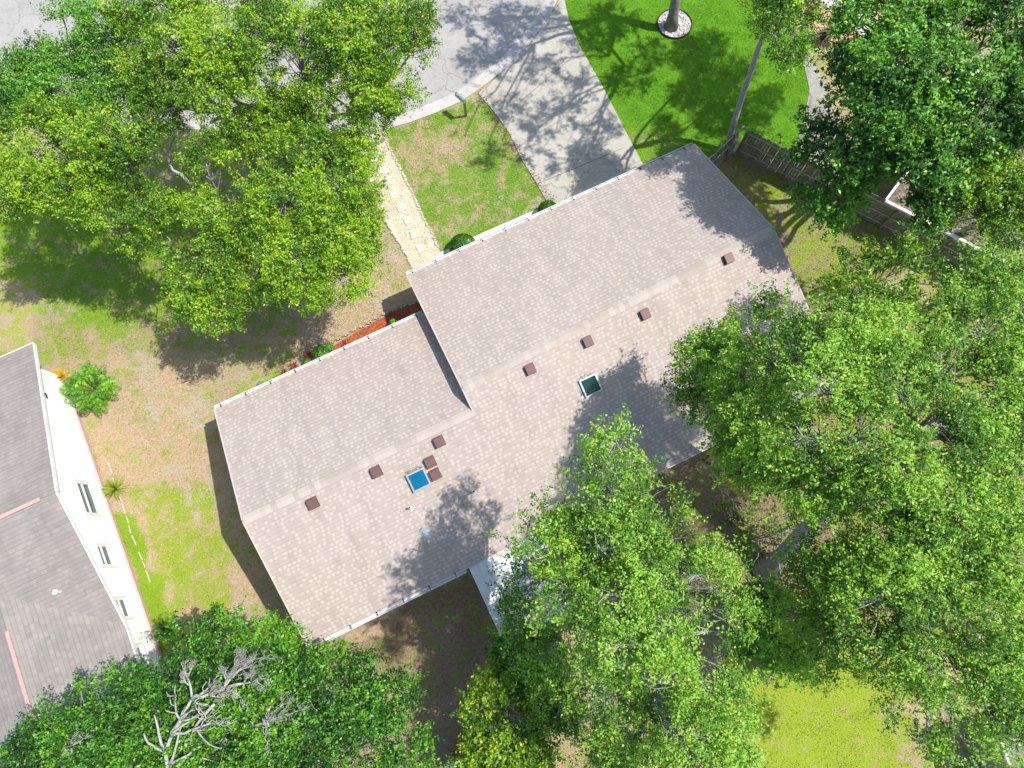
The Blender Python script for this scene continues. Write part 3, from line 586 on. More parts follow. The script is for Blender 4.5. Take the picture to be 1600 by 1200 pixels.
# ------------------------------------------------------------------ right neighbour roof
ea = Vector((.893,.45,0)).normalized(); eb_ = Vector((.535,-.845,0)).normalized(); nc = G(1388,313,2.15); nc.z = 0
rb = empty('litter_roofed_house', nc+ea*4+eb_*6, 'house with a leaf littered roof and white gutter behind the board fence', 'house')
def NB(a, b2, z_): q = nc+ea*a+eb_*b2; return P(q.x, q.y, z_)
mb = MB(); flatpoly(mb, [NB(0,0,2.15), NB(0,12,2.15), NB(4.2,12,3.05), NB(4.2,0,3.05)], eb_, ea); flatpoly(mb, [NB(8.4,0,2.15), NB(8.4,12,2.15), NB(4.2,12,3.05), NB(4.2,0,3.05)][::-1], eb_, ea); mb.build('roof', M['litterroof'], rb)
mb = MB(); mb.beam(NB(-.06,-.08,2.11), NB(-.06,12,2.11), .12, .1); mb.build('gutter', M['white'], rb); mb = MB(); mb.beam(NB(0,-.08,2.11), NB(4.2,-.08,3.01), .1, .1); mb.beam(NB(4.2,-.08,3.01), NB(8.4,-.08,2.11), .1, .1); mb.build('rake_board', M['white'], rb)
mb = MB(); b0 = [NB(.3,.1,0), NB(.3,11.6,0), NB(8.1,11.6,0), NB(8.1,.1,0)]; mb.prism(b0, [p+Vector((0,0,2.05)) for p in b0]); mb.poly([NB(.3,.1,2.05), NB(8.1,.1,2.05), NB(4.2,.1,2.95)]); mb.build('wall', M['walk'], rb)
# shed, lower right corner
sc0 = G(1562,1153,2.4); sc1 = G(1585,1215,2.4); d1 = (sc1-sc0).normalized(); d2 = Vector((-d1.y, d1.x, 0)); 
if (G(1640,1150,2.4)-sc0).dot(d2) < 0: d2 = -d2
sh = empty('shed', (sc0.x, sc0.y, 0), 'shed with a grey roof and white edge at the bottom right corner under the branches', 'shed'); sh.location = sc0+d2*2+d1*2; sh.location.z = 0
mb = MB(); q = [sc0, sc0+d1*5, sc0+d1*5+d2*2+Vector((0,0,.5)), sc0+d2*2+Vector((0,0,.5))]; flatpoly(mb, q, d1, d2); q2 = [sc0+d2*4, sc0+d2*4+d1*5, q[2], q[3]]; flatpoly(mb, q2, d1, d2); mb.build('roof', M['shingle_grey'], sh)
mb = MB(); mb.beam(sc0-Vector((0,0,.04)), sc0+d1*5-Vector((0,0,.04)), .09, .12); mb.build('fascia', M['white'], sh)
mb = MB(); b0 = [Vector((p.x, p.y, 0)) for p in (sc0+d2*.25+d1*.2, sc0+d2*.25+d1*4.8, sc0+d2*3.75+d1*4.8, sc0+d2*3.75+d1*.2)]; mb.prism(b0, [p+Vector((0,0,2.3)) for p in b0]); mb.build('wall', M['walk'], sh)

# ------------------------------------------------------------------ fences
def fence(nm, a, b2, label, h=1.8, lean=Vector((0,0,0)), gap=.0, messy=0):
    a = Vector((a[0],a[1],0)); b2 = Vector((b2[0],b2[1],0)); d = (b2-a).normalized(); nn = Vector((-d.y,d.x,0)); ln = (b2-a).length
    if (Vector((5,0,0))-a).dot(nn) < 0: nn = -nn                 # rails face the yard
    o = empty(nm, a, label, 'fence'); mb = MB(); t = 0; k = 0
    while t < ln:
        bw = .125; p = a+d*(t+bw/2)+Vector((0,0,0)); hh = h*random.uniform(.96, 1.02); ang = random.uniform(-.01,.01)+messy*random.uniform(-.12,.12)
        top = p+Vector((0,0,hh))+lean+d*ang*hh+nn*random.uniform(-.01,.01)*(1+8*messy)
        mb.beam(p+Vector((0,0,.03)), top, .02, bw) if False else mb.prism([p+d*s1*bw/2+nn*s2*.011 for s1, s2 in ((-1,-1),(1,-1),(1,1),(-1,1))], [top+d*s1*bw/2+nn*s2*.011 for s1, s2 in ((-1,-1),(1,-1),(1,1),(-1,1))])
        t += bw+random.uniform(.002,.012)+gap; k += 1
    mb.build('board', M['fence'], o); bpy.data.objects[-1] if False else None
    for z_ in (.3, .95, 1.6):
        mb = MB(); l_ = lean*(z_/h); mb.beam(a+nn*.04+Vector((0,0,z_))+l_, b2+nn*.04+Vector((0,0,z_))+l_, .045, .085); mb.build('rail', M['fence_pale'], o)
    t = 0
    while t <= ln+.1:
        mb = MB(); p = a+d*min(t, ln)+nn*.09; mb.prism([p+d*s1*.045+nn*s2*.045 for s1, s2 in ((-1,-1),(1,-1),(1,1),(-1,1))], [p+lean+Vector((0,0,h*.97))+d*s1*.045+nn*s2*.045 for s1, s2 in ((-1,-1),(1,-1),(1,1),(-1,1))]); mb.build('post', M['fence'], o); t += 2.4
    return o
fdir = Vector((.535,-.845,0)); fc = Vector((16.77,11.93,0))
fence('board_fence', fc, fc+fdir*17, 'long dark weathered board fence running under the trees from the leaning trunk')
fence('fence_gate', (U2-.1,11.1), fc-fdir*.15, 'short rickety board fence between the roof corner and the leaning trunk', messy=1, gap=.05, lean=Vector((.1,.25,0)))

# ------------------------------------------------------------------ mailbox
mbx = empty('mailbox', G(728.3,181), 'green mailbox on a wooden post at the curb', 'mailbox'); bp = G(728.3,181)
mb = MB(); mb.box((bp.x,bp.y,.52), (.09,.09,1.04)); mb.build('post', M['post'], mbx, bevel=.005)
dr = Vector((-.34,.94,0)); rz = math.atan2(dr.y,dr.x); mb = MB(); c = bp+dr*.22+Vector((0,0,1.06)); mb.box(c, (.56,.1,.03), rz); mb.build('bracket', M['post'], mbx)
mb = MB(); prof = [(-.085,0),(.085,0),(.085,.12)]+[(.085*math.cos(t_),.12+.085*math.sin(t_)) for t_ in [k*math.pi/8 for k in range(1,8)]]+[(-.085,.12)]
sd_ = Vector((-dr.y,dr.x,0)); f0 = [c+dr*-.26+sd_*x_+Vector((0,0,.02+y_)) for x_, y_ in prof]; f1 = [p+dr*.52 for p in f0]; mb.prism(f0, f1); mb.build('mail_housing', M['mailgreen'], mbx)
mb = MB(); f2 = [c+dr*.265+sd_*x_*1.05+Vector((0,0,.018+y_*1.02)) for x_, y_ in prof]; mb.prism(f2, [p+dr*.018 for p in f2]); mb.box(c+dr*.295+Vector((0,0,.2)), (.03,.05,.03), rz); mb.build('door', M['ventdark'], mbx)
mb = MB(); mb.box(c+sd_*.098+dr*.1+Vector((0,0,.17)), (.03,.012,.16), rz); mb.box(c+sd_*.098+dr*.14+Vector((0,0,.24)), (.1,.012,.05), rz); mb.build('flag', M['pink'], mbx)

# white plastic strip edging in the left side yard
mb = MB(); pts = [G(170,722),G(176,745),G(190,785),G(197,805),G(206,835),G(217,862),G(228,890),G(236,912)]
for i in range(len(pts)-1):
    a, b2 = pts[i], pts[i+1]
    n_ = max(1, int((b2-a).length/.4))
    for k in range(n_):
        p0 = a+(b2-a)*((k+.06)/n_); p1 = a+(b2-a)*((k+random.uniform(.6,.95))/n_); mb.beam(p0+Vector((0,0,.01)), p1+Vector((random.uniform(-.03,.03),0,.012)), .03, .035)
tag(mb.build('edging_strip', M['stone']), 'broken white edging strip lying in the side yard grass', 'edging strip')

# ------------------------------------------------------------------ foliage
def leafmesh(name, Cc, Nn, Ax, Ln, Wd, Col, material, parent):
    n_ = len(Cc); Nn = Nn/np.linalg.norm(Nn, axis=1)[:, None]; Ax = Ax-(Ax*Nn).sum(1)[:, None]*Nn; Ax /= (np.linalg.norm(Ax, axis=1)[:, None]+1e-9); Sd = np.cross(Nn, Ax)
    V = np.empty((n_, 4, 3)); V[:, 0] = Cc-Ax*Ln[:, None]*.5; V[:, 2] = Cc+Ax*Ln[:, None]*.5; lift = Nn*(Wd*.28)[:, None]
    V[:, 1] = Cc+Sd*Wd[:, None]*.5+lift; V[:, 3] = Cc-Sd*Wd[:, None]*.5+lift
    me = bpy.data.meshes.new(name); me.vertices.add(n_*4); me.vertices.foreach_set('co', V.astype(np.float32).ravel()); me.loops.add(n_*4); me.loops.foreach_set('vertex_index', np.arange(n_*4, dtype=np.int32))
    me.polygons.add(n_); me.polygons.foreach_set('loop_start', np.arange(n_, dtype=np.int32)*4); me.update(calc_edges=True)
    at_ = me.attributes.new('col', 'FLOAT_COLOR', 'POINT'); at_.data.foreach_set('color', np.repeat(np.concatenate([Col, np.ones((n_, 1))], 1), 4, 0).astype(np.float32).ravel())
    return link(name, me, material, parent)
def unit(n_, rng):
    v = rng.normal(size=(n_, 3)); return v/np.linalg.norm(v, axis=1)[:, None]
PAL = {  # dark, mid, light, accent (yellow tips)
 'oak':   [(.055,.14,.010), (.18,.37,.016), (.37,.58,.030), (.60,.60,.05)],
 'oaklt': [(.055,.14,.018), (.17,.36,.035), (.34,.58,.07), (.56,.64,.10)],
 'dark':  [(.016,.07,.008), (.06,.21,.015), (.16,.40,.025), (.30,.48,.04)],
 'glossy':[(.03,.10,.012), (.09,.26,.026), (.20,.46,.045), (.38,.52,.07)],
 'yellow':[(.05,.13,.008), (.18,.36,.018), (.38,.57,.04), (.62,.58,.05)],
 'bush':  [(.04,.16,.005), (.12,.36,.010), (.22,.52,.02), (.34,.60,.03)],
}
LEAFTOT = [0]; THK = .10; DK = 8.2
def crown(parent, lobes, pal, seed, dens=9.0, nl=34, size=.088, thr=.30, flat=.62, mt_='leaf', name='crown', aspect=.55, accent=.045):
    rng = np.random.default_rng(seed); CC = []; CN = []; CA = []; CO = []; SZ = []; SP = []; pal = np.array(PAL[pal])
    for (x, y, r, z_) in lobes:
        c = np.array(G(x, y, z_)); rm = r*(H-z_)/FPX*1.02; c[2] -= rm*flat*.5; lv = rng.random()
        ns = max(3, int(DK*dens*rm*rm*3.1)); d = unit(ns, rng); d[:, 2] = np.abs(d[:, 2])*np.where(rng.random(ns) < .82, 1, -.6)
        rad = .45+.62*rng.random(ns)**.55; k = rm*rad; pos = c+d*k[:, None]*np.array([1, 1, flat])
        nz = vnoise(pos, .95)*.5+vnoise(pos, 2.2)*.5; keep = nz > thr+THK+.06*(rad > .85)+.05*rng.random(ns); pos, d, rad = pos[keep], d[keep], rad[keep]; ns = len(pos)
        if not ns: continue
        SP.append((c, pos)); sv = np.clip(.5+.34*rng.normal(size=ns)+(vnoise(pos, .9)-.5)*1.3+(lv-.5)*.35, 0, 1)
        ax = d*.8+unit(ns, rng)*.7; ax[:, 2] = ax[:, 2]*.5+.1; ax /= np.linalg.norm(ax, axis=1)[:, None]; Ls = rng.uniform(.25, .75, ns)
        m_ = nl; t = rng.random((ns, m_)); P_ = pos[:, None, :]+ax[:, None, :]*(t*Ls[:, None])[:, :, None]+rng.normal(size=(ns, m_, 3))*(.03+.065*(1-t*.7))[:, :, None]
        nn = unit(ns*m_, rng).reshape(ns, m_, 3)*.75+np.array([0, 0, .62])+d[:, None, :]*.3
        la = ax[:, None, :]*.6+unit(ns*m_, rng).reshape(ns, m_, 3)*.9
        q = np.clip(sv[:, None]+rng.normal(size=(ns, m_))*.22, 0, 1)
        col = np.where((q < .5)[..., None], pal[0]+(pal[1]-pal[0])*(q*2)[..., None], pal[1]+(pal[2]-pal[1])*((q-.5)*2)[..., None])
        ac = (rng.random((ns, m_)) < accent*(.3+1.6*sv[:, None])); col = np.where(ac[..., None], pal[3], col)
        CC.append(P_.reshape(-1, 3)); CN.append(nn.reshape(-1, 3)); CA.append(la.reshape(-1, 3)); CO.append(col.reshape(-1, 3)); SZ.append(size*(.55+.85*rng.random(ns*m_)**1.3))
    CC = np.concatenate(CC); SZ = np.concatenate(SZ); LEAFTOT[0] += len(CC)
    leafmesh(name, CC, np.concatenate(CN), np.concatenate(CA), SZ, SZ*aspect, np.concatenate(CO), M[mt_], parent); return SP
def curve(a, b2, sag, n_, rng, wob=.12):
    a = Vector(a); b2 = Vector(b2); ln = (b2-a).length; out = []; p1 = Vector(rng.normal(size=3))*wob*ln; p1.z = abs(p1.z)*.4
    for i in range(n_+1):
        t = i/n_; q = a.lerp(b2, t)+p1*math.sin(math.pi*t)*.6+Vector((0, 0, sag*math.sin(math.pi*t)))
        if 0 < i < n_: q += Vector(rng.normal(size=3))*ln*.02
        out.append(q)
    return out
def tree(nm, label, lobes, pal, seed, base=None, group='trees round the bungalow', trunk_r=.22, bark='bark', fork=None, twigs=.22, cat='tree', topz=None, path=None, limb_from=.45, **kw):
    rng = np.random.default_rng(seed+500); cs = [np.array(G(x, y, z_))-np.array([0, 0, .5]) for x, y, r, z_ in lobes]; mc = np.mean(cs, 0)
    b0 = Vector(base) if base is not None else Vector((mc[0], mc[1], 0)); o = empty(nm, b0, label, cat, group)
    SP = crown(o, lobes, pal, seed, **kw)
    fk = Vector(fork) if fork is not None else b0.lerp(Vector(mc), limb_from); tp = path or curve(b0-Vector((0, 0, .1)), fk, 0, 6, rng, .05)
    mb = MB(); n_ = len(tp); rr = [trunk_r*(1.35 if i == 0 else 1-.35*i/(n_-1)) for i in range(n_)]; mb.tube(tp, rr, 10)
    mb.build('trunk', M[bark], o, smooth=True)
    mb = MB(); limbs = []
    # main limbs to k-means like anchors, then to every lobe
    idx = list(range(len(cs))); rng.shuffle(idx); na = max(2, min(5, len(cs)//4+1)); anch = [Vector(cs[i]) for i in idx[:na]]
    ends = []
    for a in anch:
        e = fk.lerp(a, .62); e.z = fk.z+(a.z-fk.z)*.55; cv = curve(tp[-1]-Vector((0, 0, .1)), e, .2, 5, rng, .10); mb.tube(cv, [trunk_r*(.5-.28*i/5) for i in range(6)], 7); ends.append((e, trunk_r*.3))
        limbs.append(cv)
    nodes = [(q, trunk_r*(.62-.3*i/5)) for cv in limbs for i, q in enumerate(cv)][1:]
    for cpt, (ctr, pos) in zip([s[0] for s in SP], SP):
        c_ = Vector(cpt); q, r_ = min(nodes, key=lambda t_: (t_[0]-c_).length); r_ = min(r_*.6, .06)
        cv = curve(q, c_, .25, 5, rng, .14); mb.tube(cv, [max(.02, r_*(1-.6*i/5)) for i in range(6)], 6)
        k = max(2, int(len(pos)*twigs)); sel = rng.choice(len(pos), min(k, len(pos)), replace=False)
        for j in sel:
            e = Vector(pos[j]); st_ = cv[rng.integers(2, 6)]; cw = curve(st_, e, .05, 3, rng, .16); mb.tube(cw, [.026, .019, .013, .007], 4, cap=False)
    mb.build('branches', M['bark_pale'], o, smooth=True)
    return o, fk
# --- upper left oaks
tree('oak_tree', 'bright green oak just left of the stepping stones', [(470,245,60,7.5),(530,290,58,7),(440,300,58,7.5),(520,355,55,6.6),(462,395,55,6.6),(412,345,42,6.8),(530,425,42,5.8),(478,445,36,5.8),(505,240,48,7),(552,232,34,6.6),(560,330,30,6.3),(430,440,30,5.8),(555,385,32,6)], 'oak', 11, base=G(500,400,0), dens=10.5, thr=.25)
tree('oak_tree', 'small oak with a rounded crown at the lower edge of the left grove', [(338,415,42,6),(300,440,34,5.4),(342,472,38,5.4),(372,420,26,5.6),(300,475,22,5),(390,455,22,5.4),(330,330,34,7),(345,375,28,6.4),(350,300,30,7),(318,250,34,7.6),(300,310,20,6.6)], 'oak', 12, base=G(385,470,0), dens=10.5, thr=.25, trunk_r=.16)
tree('oak_tree', 'spreading bright oak at the far left edge above the shaded grass', [(60,205,58,8.4),(40,270,56,7.4),(120,205,58,8.4),(182,205,52,8.4),(120,275,55,7.4),(192,262,42,7.4),(80,312,38,6.8),(10,215,50,7.8),(222,325,42,6.6),(262,372,32,6.0),(205,372,22,5.8),(5,300,40,6.8),(150,318,26,6.8),(235,240,34,7.6),(250,345,26,6.4)], 'oak', 13, base=G(190,380,0), dens=9.5, thr=.29)
tree('oak_tree', 'broad oak overhanging the road at the top left', [(262,60,55,9),(330,60,58,9.2),(400,50,58,9.2),(470,50,52,9),(395,105,42,8.6),(470,105,42,8),(540,40,58,9.2),(600,60,56,8.8),(560,112,48,8.2),(612,130,36,7.8),(640,30,38,8.6),(590,170,30,7.2),(640,148,14,7.2),(330,130,52,8.4),(280,140,52,8.6),(250,110,42,8.4),(310,195,40,8),(235,175,36,8),(200,10,36,9),(655,75,20,8.2),(670,20,20,8.4),(500,150,20,7.5),(560,185,18,7),(350,180,24,7.6),(420,-30,60,9),(560,-30,60,9),(300,-30,60,9),(430,172,36,6.6),(470,188,34,6.4),(385,205,38,6.6),(503,190,20,6.2),(440,150,26,7),(250,170,36,7.4),(300,100,46,8.8),(215,95,30,8.4),(430,215,34,6.2)], 'oak', 14, base=G(400,230,0), dens=10.5, thr=.25, trunk_r=.3)
tree('shade_tree', 'darker green tree between the road and the far left oak', [(100,128,52,8),(40,135,48,7.6),(110,50,30,8.4),(150,80,28,8.2),(60,95,36,8),(190,140,30,7.8),(140,15,26,8.6),(15,170,40,7.4),(90,12,16,8.4),(10,110,26,7.4),(215,60,24,8.4),(90,90,36,8),(172,108,32,7.8),(210,25,28,8.6),(160,45,26,8.4),(140,170,34,7.4),(65,160,36,7.6),(225,120,26,7.8)], 'glossy', 15, base=G(150,230,0), dens=10.5, thr=.25, trunk_r=.2)
bl = empty('bare_branch', G(330,330,0), 'pale curved bare branch in the dark gap of the left grove', 'branch')
mb = MB(); mb.tube([G(274,212,6.2), G(268,226,6.1), G(264,240,5.9), G(263,254,5.7), G(270,266,5.5), G(282,272,5.3), G(300,290,5.2), G(330,330,3.5), G(340,345,0)], [.035,.045,.05,.055,.055,.06,.06,.08,.1], 7); mb.build('limb', M['dead'], bl, smooth=True)
# --- centre tree behind the house
tree('elm_tree', 'airy light green tree whose tip reaches over the back roof slope', [(962,688,22,11.4),(948,722,30,11.4),(1000,745,28,10.6),(905,770,36,10.8),(960,788,44,11.6),(850,808,32,9.6),(808,858,28,8),(866,850,44,11),(940,858,50,12),(1012,832,46,11),(1046,800,22,9.4),(1042,760,14,9.2),(830,918,36,6.6),(888,930,50,11.6),(960,930,52,12),(1030,900,48,11.2),(1090,898,40,10.2),(1128,868,18,9.2),(1130,928,34,9.6),(838,978,30,6),(900,1000,50,7.4),(970,1010,56,12),(1040,980,52,11.6),(1108,988,46,10.4),(1150,970,24,9.2),(880,1078,40,5.6),(950,1090,56,9),(1030,1070,52,11.2),(1100,1068,46,10.6),(1158,1090,34,10),(1000,1150,50,9),(930,1160,46,6),(1080,1150,46,10.2),(1145,1160,34,9.6),(1040,1215,50,9),(1120,1215,44,9.6),(960,1225,46,6.4),(925,700,14,10.6),(982,680,12,11),(800,905,18,6.6),(812,950,24,6.2),(800,985,20,5.8),(860,955,36,7),(860,1030,36,6),(1000,870,44,11.4),(925,865,44,10.8),(985,905,40,11),(905,890,36,10.4),(900,830,30,10.6),(860,895,30,7.2),(885,860,34,8.4),(850,870,26,7.6)], 'oaklt', 21, base=G(960,990,0), trunk_r=.28, dens=9, thr=.32, twigs=.3, size=.085, nl=34)
# --- big right oak
T2 = [(1128,500,32,8.4),(1100,560,38,8),(1060,612,16,7.6),(1108,622,38,8),(1172,520,40,9),(1232,482,40,9.6),(1182,580,50,10),(1148,648,40,9.2),(1168,712,40,9.2),(1205,660,50,10.6),(1240,560,54,11),(1300,500,48,11),(1300,600,56,12),(1260,680,50,11.6),(1228,738,44,10),(1180,765,18,9),(1272,765,32,10.4),(1340,555,44,11.4),(1362,520,44,11),(1400,600,56,12),(1350,680,54,12),(1425,525,46,11),(1460,562,54,11.6),(1480,485,44,10.6),(1540,520,54,11),(1590,580,56,11),(1530,622,54,11.6),(1460,660,54,12),(1410,722,48,12),(1520,700,54,11.6),(1590,680,54,11),(1345,752,36,11),(1600,480,40,10),(1640,540,50,10.5),(1640,640,50,10.5),(1300,782,26,9.8),(1330,815,28,10),(1290,735,34,10.4),(1262,806,18,8.6),(1380,775,40,11.4),(1100,590,30,7.6),(1130,560,40,8.2),(1150,600,40,8.6),(1215,705,40,10),(1160,680,34,9)]
tree('oak_tree', 'huge oak with thick grey leaning trunk, its crown over the right end of the roof', T2, 'oaklt', 31, base=G(1200,885,0), trunk_r=.42, bark='bark_pale', dens=9.4, thr=.30, twigs=.26, path=[G(1195,893,-.1), G(1222,872,1.2), G(1262,828,2.9), G(1300,785,4.6), G(1322,740,6.0)], fork=G(1322,740,6))
T2b = [(1300,850,34,9.2),(1368,850,50,10.4),(1440,868,54,11),(1512,860,54,11),(1582,870,56,11),(1305,918,44,9.6),(1252,880,16,8.4),(1380,938,54,10.6),(1460,950,54,11),(1540,950,54,11),(1255,960,34,7.6),(1310,1000,44,8.6),(1390,1018,50,10),(1470,1030,54,10.6),(1550,1038,54,10),(1422,1085,38,9.4),(1490,1108,44,9.8),(1562,1105,38,9.4),(1600,1010,50,10),(1452,1148,22,9),(1512,1160,30,9),(1420,795,40,11),(1490,785,52,11.6),(1562,782,54,11),(1610,780,50,10.6),(1240,1015,24,6.6),(1620,1080,50,9.6),(1640,900,50,10),(1345,1060,24,8.8),(1590,1170,22,8),(1270,915,26,8.2),(1228,925,18,6.6),(1215,955,24,5.6),(1280,1030,28,7),(1330,960,44,9.6),(1420,905,50,10.8),(1500,910,54,11),(1340,895,44,9.8)]
tree('oak_tree', 'large airy oak filling the lower right above the yellow green lawn', T2b, 'oaklt', 33, base=G(1330,905,0), trunk_r=.35, bark='bark_pale', dens=9.4, thr=.29, twigs=.26, path=[G(1195,935,-.05), G(1240,950,.5), G(1300,955,1.6), G(1370,930,3.4), G(1410,900,5.0)], fork=G(1410,900,5))
tree('young_oak', 'slender light green tree between the board fence and the big right oak', [(1390,385,26,8.4),(1348,412,26,8),(1430,402,30,8.4),(1330,440,28,8.2),(1400,440,36,9),(1370,470,30,9.4),(1450,440,26,8.6),(1300,452,18,8)], 'yellow', 41, base=G(1330,470,0), trunk_r=.13, dens=8, size=.1, accent=.03)
tree('young_oak', 'light green tree crown at the right edge beside the long white gutter', [(1520,420,38,9),(1572,402,36,9),(1560,452,40,9.4),(1600,440,30,9),(1500,455,24,8.6),(1545,385,18,8.4),(1590,360,26,8.6),(1500,425,30,8.8),(1620,410,34,9)], 'oaklt', 42, base=G(1480,470,0), trunk_r=.14, dens=8)
# --- top right
T5 = [(1362,30,48,9.6),(1430,30,56,10.2),(1500,30,56,10.2),(1578,30,56,10),(1345,98,40,9.2),(1400,100,56,10.2),(1470,100,56,10.6),(1548,110,56,10.6),(1322,158,32,8.6),(1370,168,46,9.6),(1440,165,52,10.2),(1520,178,50,10),(1590,170,46,10),(1290,218,30,8),(1342,228,38,8.6),(1282,268,26,7.4),(1312,306,32,7),(1350,286,34,7.4),(1400,225,36,9),(1462,245,42,9.4),(1262,182,10,8),(1450,292,26,8),(1262,250,12,7.4),(1330,20,20,9.2),(1310,95,14,8.8),(1240,238,10,7.4),(1400,260,20,8.6),(1620,100,56,10),(1500,-30,56,10),(1430,-40,56,10),(1580,-40,56,10),(1500,230,40,9.4),(1560,205,40,9.6),(1480,270,34,8.8),(1610,190,40,9.6),(1455,320,24,8),(1448,345,16,7.6),(1420,190,40,9.6),(1345,255,30,8),(1320,275,28,7.4),(1300,330,24,6.6),(1265,285,18,6.8),(1255,305,14,6.4)]
tree('magnolia_tree', 'dark glossy leaved tree filling the top right corner over the walkway', T5, 'glossy', 51, base=G(1420,260,0), trunk_r=.3, mt_='leafgloss', size=.135, nl=26, aspect=.5, dens=9.5, thr=.25, accent=.02)
tree('yellow_green_tree', 'soft yellow green tree at the right edge below the dark glossy tree', [(1545,280,44,8.6),(1592,258,38,8.6),(1585,322,46,8.2),(1530,332,36,8),(1500,292,28,8),(1610,370,36,8),(1480,322,22,7.6),(1460,345,16,7.2),(1560,360,30,8),(1600,300,40,8.4),(1520,250,26,8.4),(1570,230,26,8.6)], 'yellow', 52, base=G(1500,380,0), trunk_r=.18, accent=.02, thr=.22, dens=11)
SH = SUNV/SUNV.z
def caster(sx, sy, h):
    g = G(sx, sy, 0)+SH*h; p = PXY(np.array([[g.x, g.y, h]])); return p[0][0], p[1][0]
# --- leaning trunk tree on the lawn
T6 = []
for (sx, sy, r_, h) in [(1075,85,26,11),(1110,70,22,11.5),(1100,125,28,11.5),(1135,160,28,12),(1150,110,22,12),(1180,195,22,12.5),(1110,190,24,12),(1070,150,22,11.5),(1150,215,18,12.5),(1040,200,18,11.5),(1200,150,18,12.5)]:
    x, y = caster(sx, sy, h)
    if y+r_*H/(H-h) < 12: T6.append((x, y, r_*H/(H-h), h))
tree('leaning_tree', 'tall tree with a bare leaning trunk beside the board fence', [(1215,20,24,9.4),(1240,50,24,9),(1196,40,16,8.8),(1228,84,22,8.6),(1250,16,24,9.2),(1252,78,14,8.6),(1200,12,14,9),(1270,30,10,9),(1180,8,8,9),(1220,-30,40,9.6),(1260,-20,24,9.6)]+T6, 'oaklt', 61, base=G(1133,240,0), trunk_r=.15, bark='bark_pale', dens=13, thr=.2, path=[G(1133,240,-.05), G(1143,205,1.1), G(1160,150,2.9), G(1172,115,4.1), G(1185,75,5.6), G(1200,40,7)], fork=G(1200,40,7))
# --- tree whose crown is above the frame and whose shade falls on the drive
T7 = []
for (sx, sy, r_, h) in [(725,30,30,11),(765,62,34,11),(742,98,20,11),(800,30,30,11),(850,40,30,12),(795,100,30,11),(845,110,28,11),(885,150,30,11),(845,190,26,11),(905,205,28,11),(880,255,22,11),(930,130,24,11.5),(815,235,18,10.5),(920,60,30,11.5),(960,30,30,12),(985,120,26,12),(1010,80,24,12),(905,295,14,10.5),(720,215,26,11.5),(760,240,16,11.5),(790,165,22,11),(960,190,20,12)]:
    x, y = caster(sx, sy, h); T7.append((x, y, r_*1.1*H/(H-h), h))
tree('street_oak', 'thick grey trunk rising out of the ring of rocks on the bright lawn', T7, 'oak', 71, base=G(1048,44,0), trunk_r=.27, bark='bark', dens=4.6, nl=30, size=.12, thr=.33, path=[G(1048,44,-.05), G(1052,22,.8), G(1057,-5,1.7), G(1066,-60,3.2), G(1072,-120,4.8)], fork=G(1072,-120,4.8))
# --- bottom left
T4 = [(92,1122,44,6),(150,1105,44,6.4),(62,1178,40,5.6),(202,1098,40,6.4),(250,1088,46,6.8),(296,1018,38,6),(350,1002,34,6),(405,1012,34,5.4),(282,1058,44,6.6),(332,1088,50,6.8),(400,1080,50,6.8),(455,1060,40,6.2),(515,1062,38,5.6),(565,1052,34,5.2),(598,1040,24,5),(445,1015,22,5),(600,1090,44,6),(540,1108,50,6.4),(480,1128,50,6.8),(410,1150,50,6.8),(340,1160,50,7),(260,1158,50,7),(180,1170,50,6.6),(112,1190,44,6),(560,1178,46,6),(618,1150,36,5.8),(630,1200,30,5.8),(500,1200,50,6.2),(300,1210,50,6.4),(400,1215,50,6.4),(200,1220,50,6.4),(30,1200,30,5.4),(330,975,16,5.4)]
tree('dense_tree', 'dense dark green tree with bare bleached limbs in the bottom left corner', T4, 'dark', 81, base=G(330,1180,0), trunk_r=.25, dens=10.5, thr=.28, size=.10, nl=32, flat=.75, mt_='leafgloss', accent=.02, twigs=.1)
# bleached dead limbs standing out of the dense crown
dl = empty('dead_limbs', G(290,1200,0), 'bleached leafless limbs with a tangle of twigs rising through the dark green crown', 'dead tree'); mb = MB(); rg = np.random.default_rng(5)
def dead(a, b2, r0, lv, spread=.5):
    cv = curve(a, b2, .12, 5, rg, .13); mb.tube(cv, [r0*(1-.55*i/5) for i in range(6)], 6)
    if lv == 0: return
    L_ = (Vector(b2)-Vector(a)).length
    for k in range(5 if lv > 1 else 6):
        s_ = cv[int(rg.integers(2, 6))]; dd = (Vector(b2)-Vector(a)).normalized()+Vector(rg.normal(size=3))*spread; dd.z = dd.z*.45+.08; dd.normalize(); dead(s_, s_+dd*L_*rg.uniform(.35,.6), r0*.48, lv-1, spread)
dead(G(256,1230,6.3), G(268,1150,7.5), .10, 1, .4); dead(G(268,1150,7.5), G(300,1092,7.9), .075, 2); dead(G(268,1150,7.5), G(330,1130,7.6), .045, 2); dead(G(300,1092,7.9), G(352,1075,7.8), .06, 3, .55); dead(G(300,1092,7.9), G(290,1052,7.6), .04, 2, .5)
dead(G(352,1075,7.8), G(402,1062,7.5), .045, 3, .6); dead(G(345,1085,7.8), G(400,1028,7.3), .04, 3, .5); dead(G(352,1075,7.8), G(368,1040,7.7), .045, 3, .6); dead(G(335,1100,7.6), G(300,1180,6.9), .05, 1); dead(G(395,1135,7.1), G(442,1118,7.3), .04, 3, .6); dead(G(430,1160,6.9), G(420,1120,7.2), .05, 2, .6)
dead(G(290,1062,7.3), G(305,1036,7.2), .03, 2); dead(G(110,1180,6.7), G(128,1158,7.1), .035, 2); dead(G(395,1130,6.0), G(395,1135,7.1), .06, 0); dead(G(290,1064,6.2), G(290,1062,7.3), .03, 0); dead(G(108,1182,5.6), G(110,1180,6.7), .03, 0); dead(G(256,1230,6.3), G(270,1240,0), .16, 0)
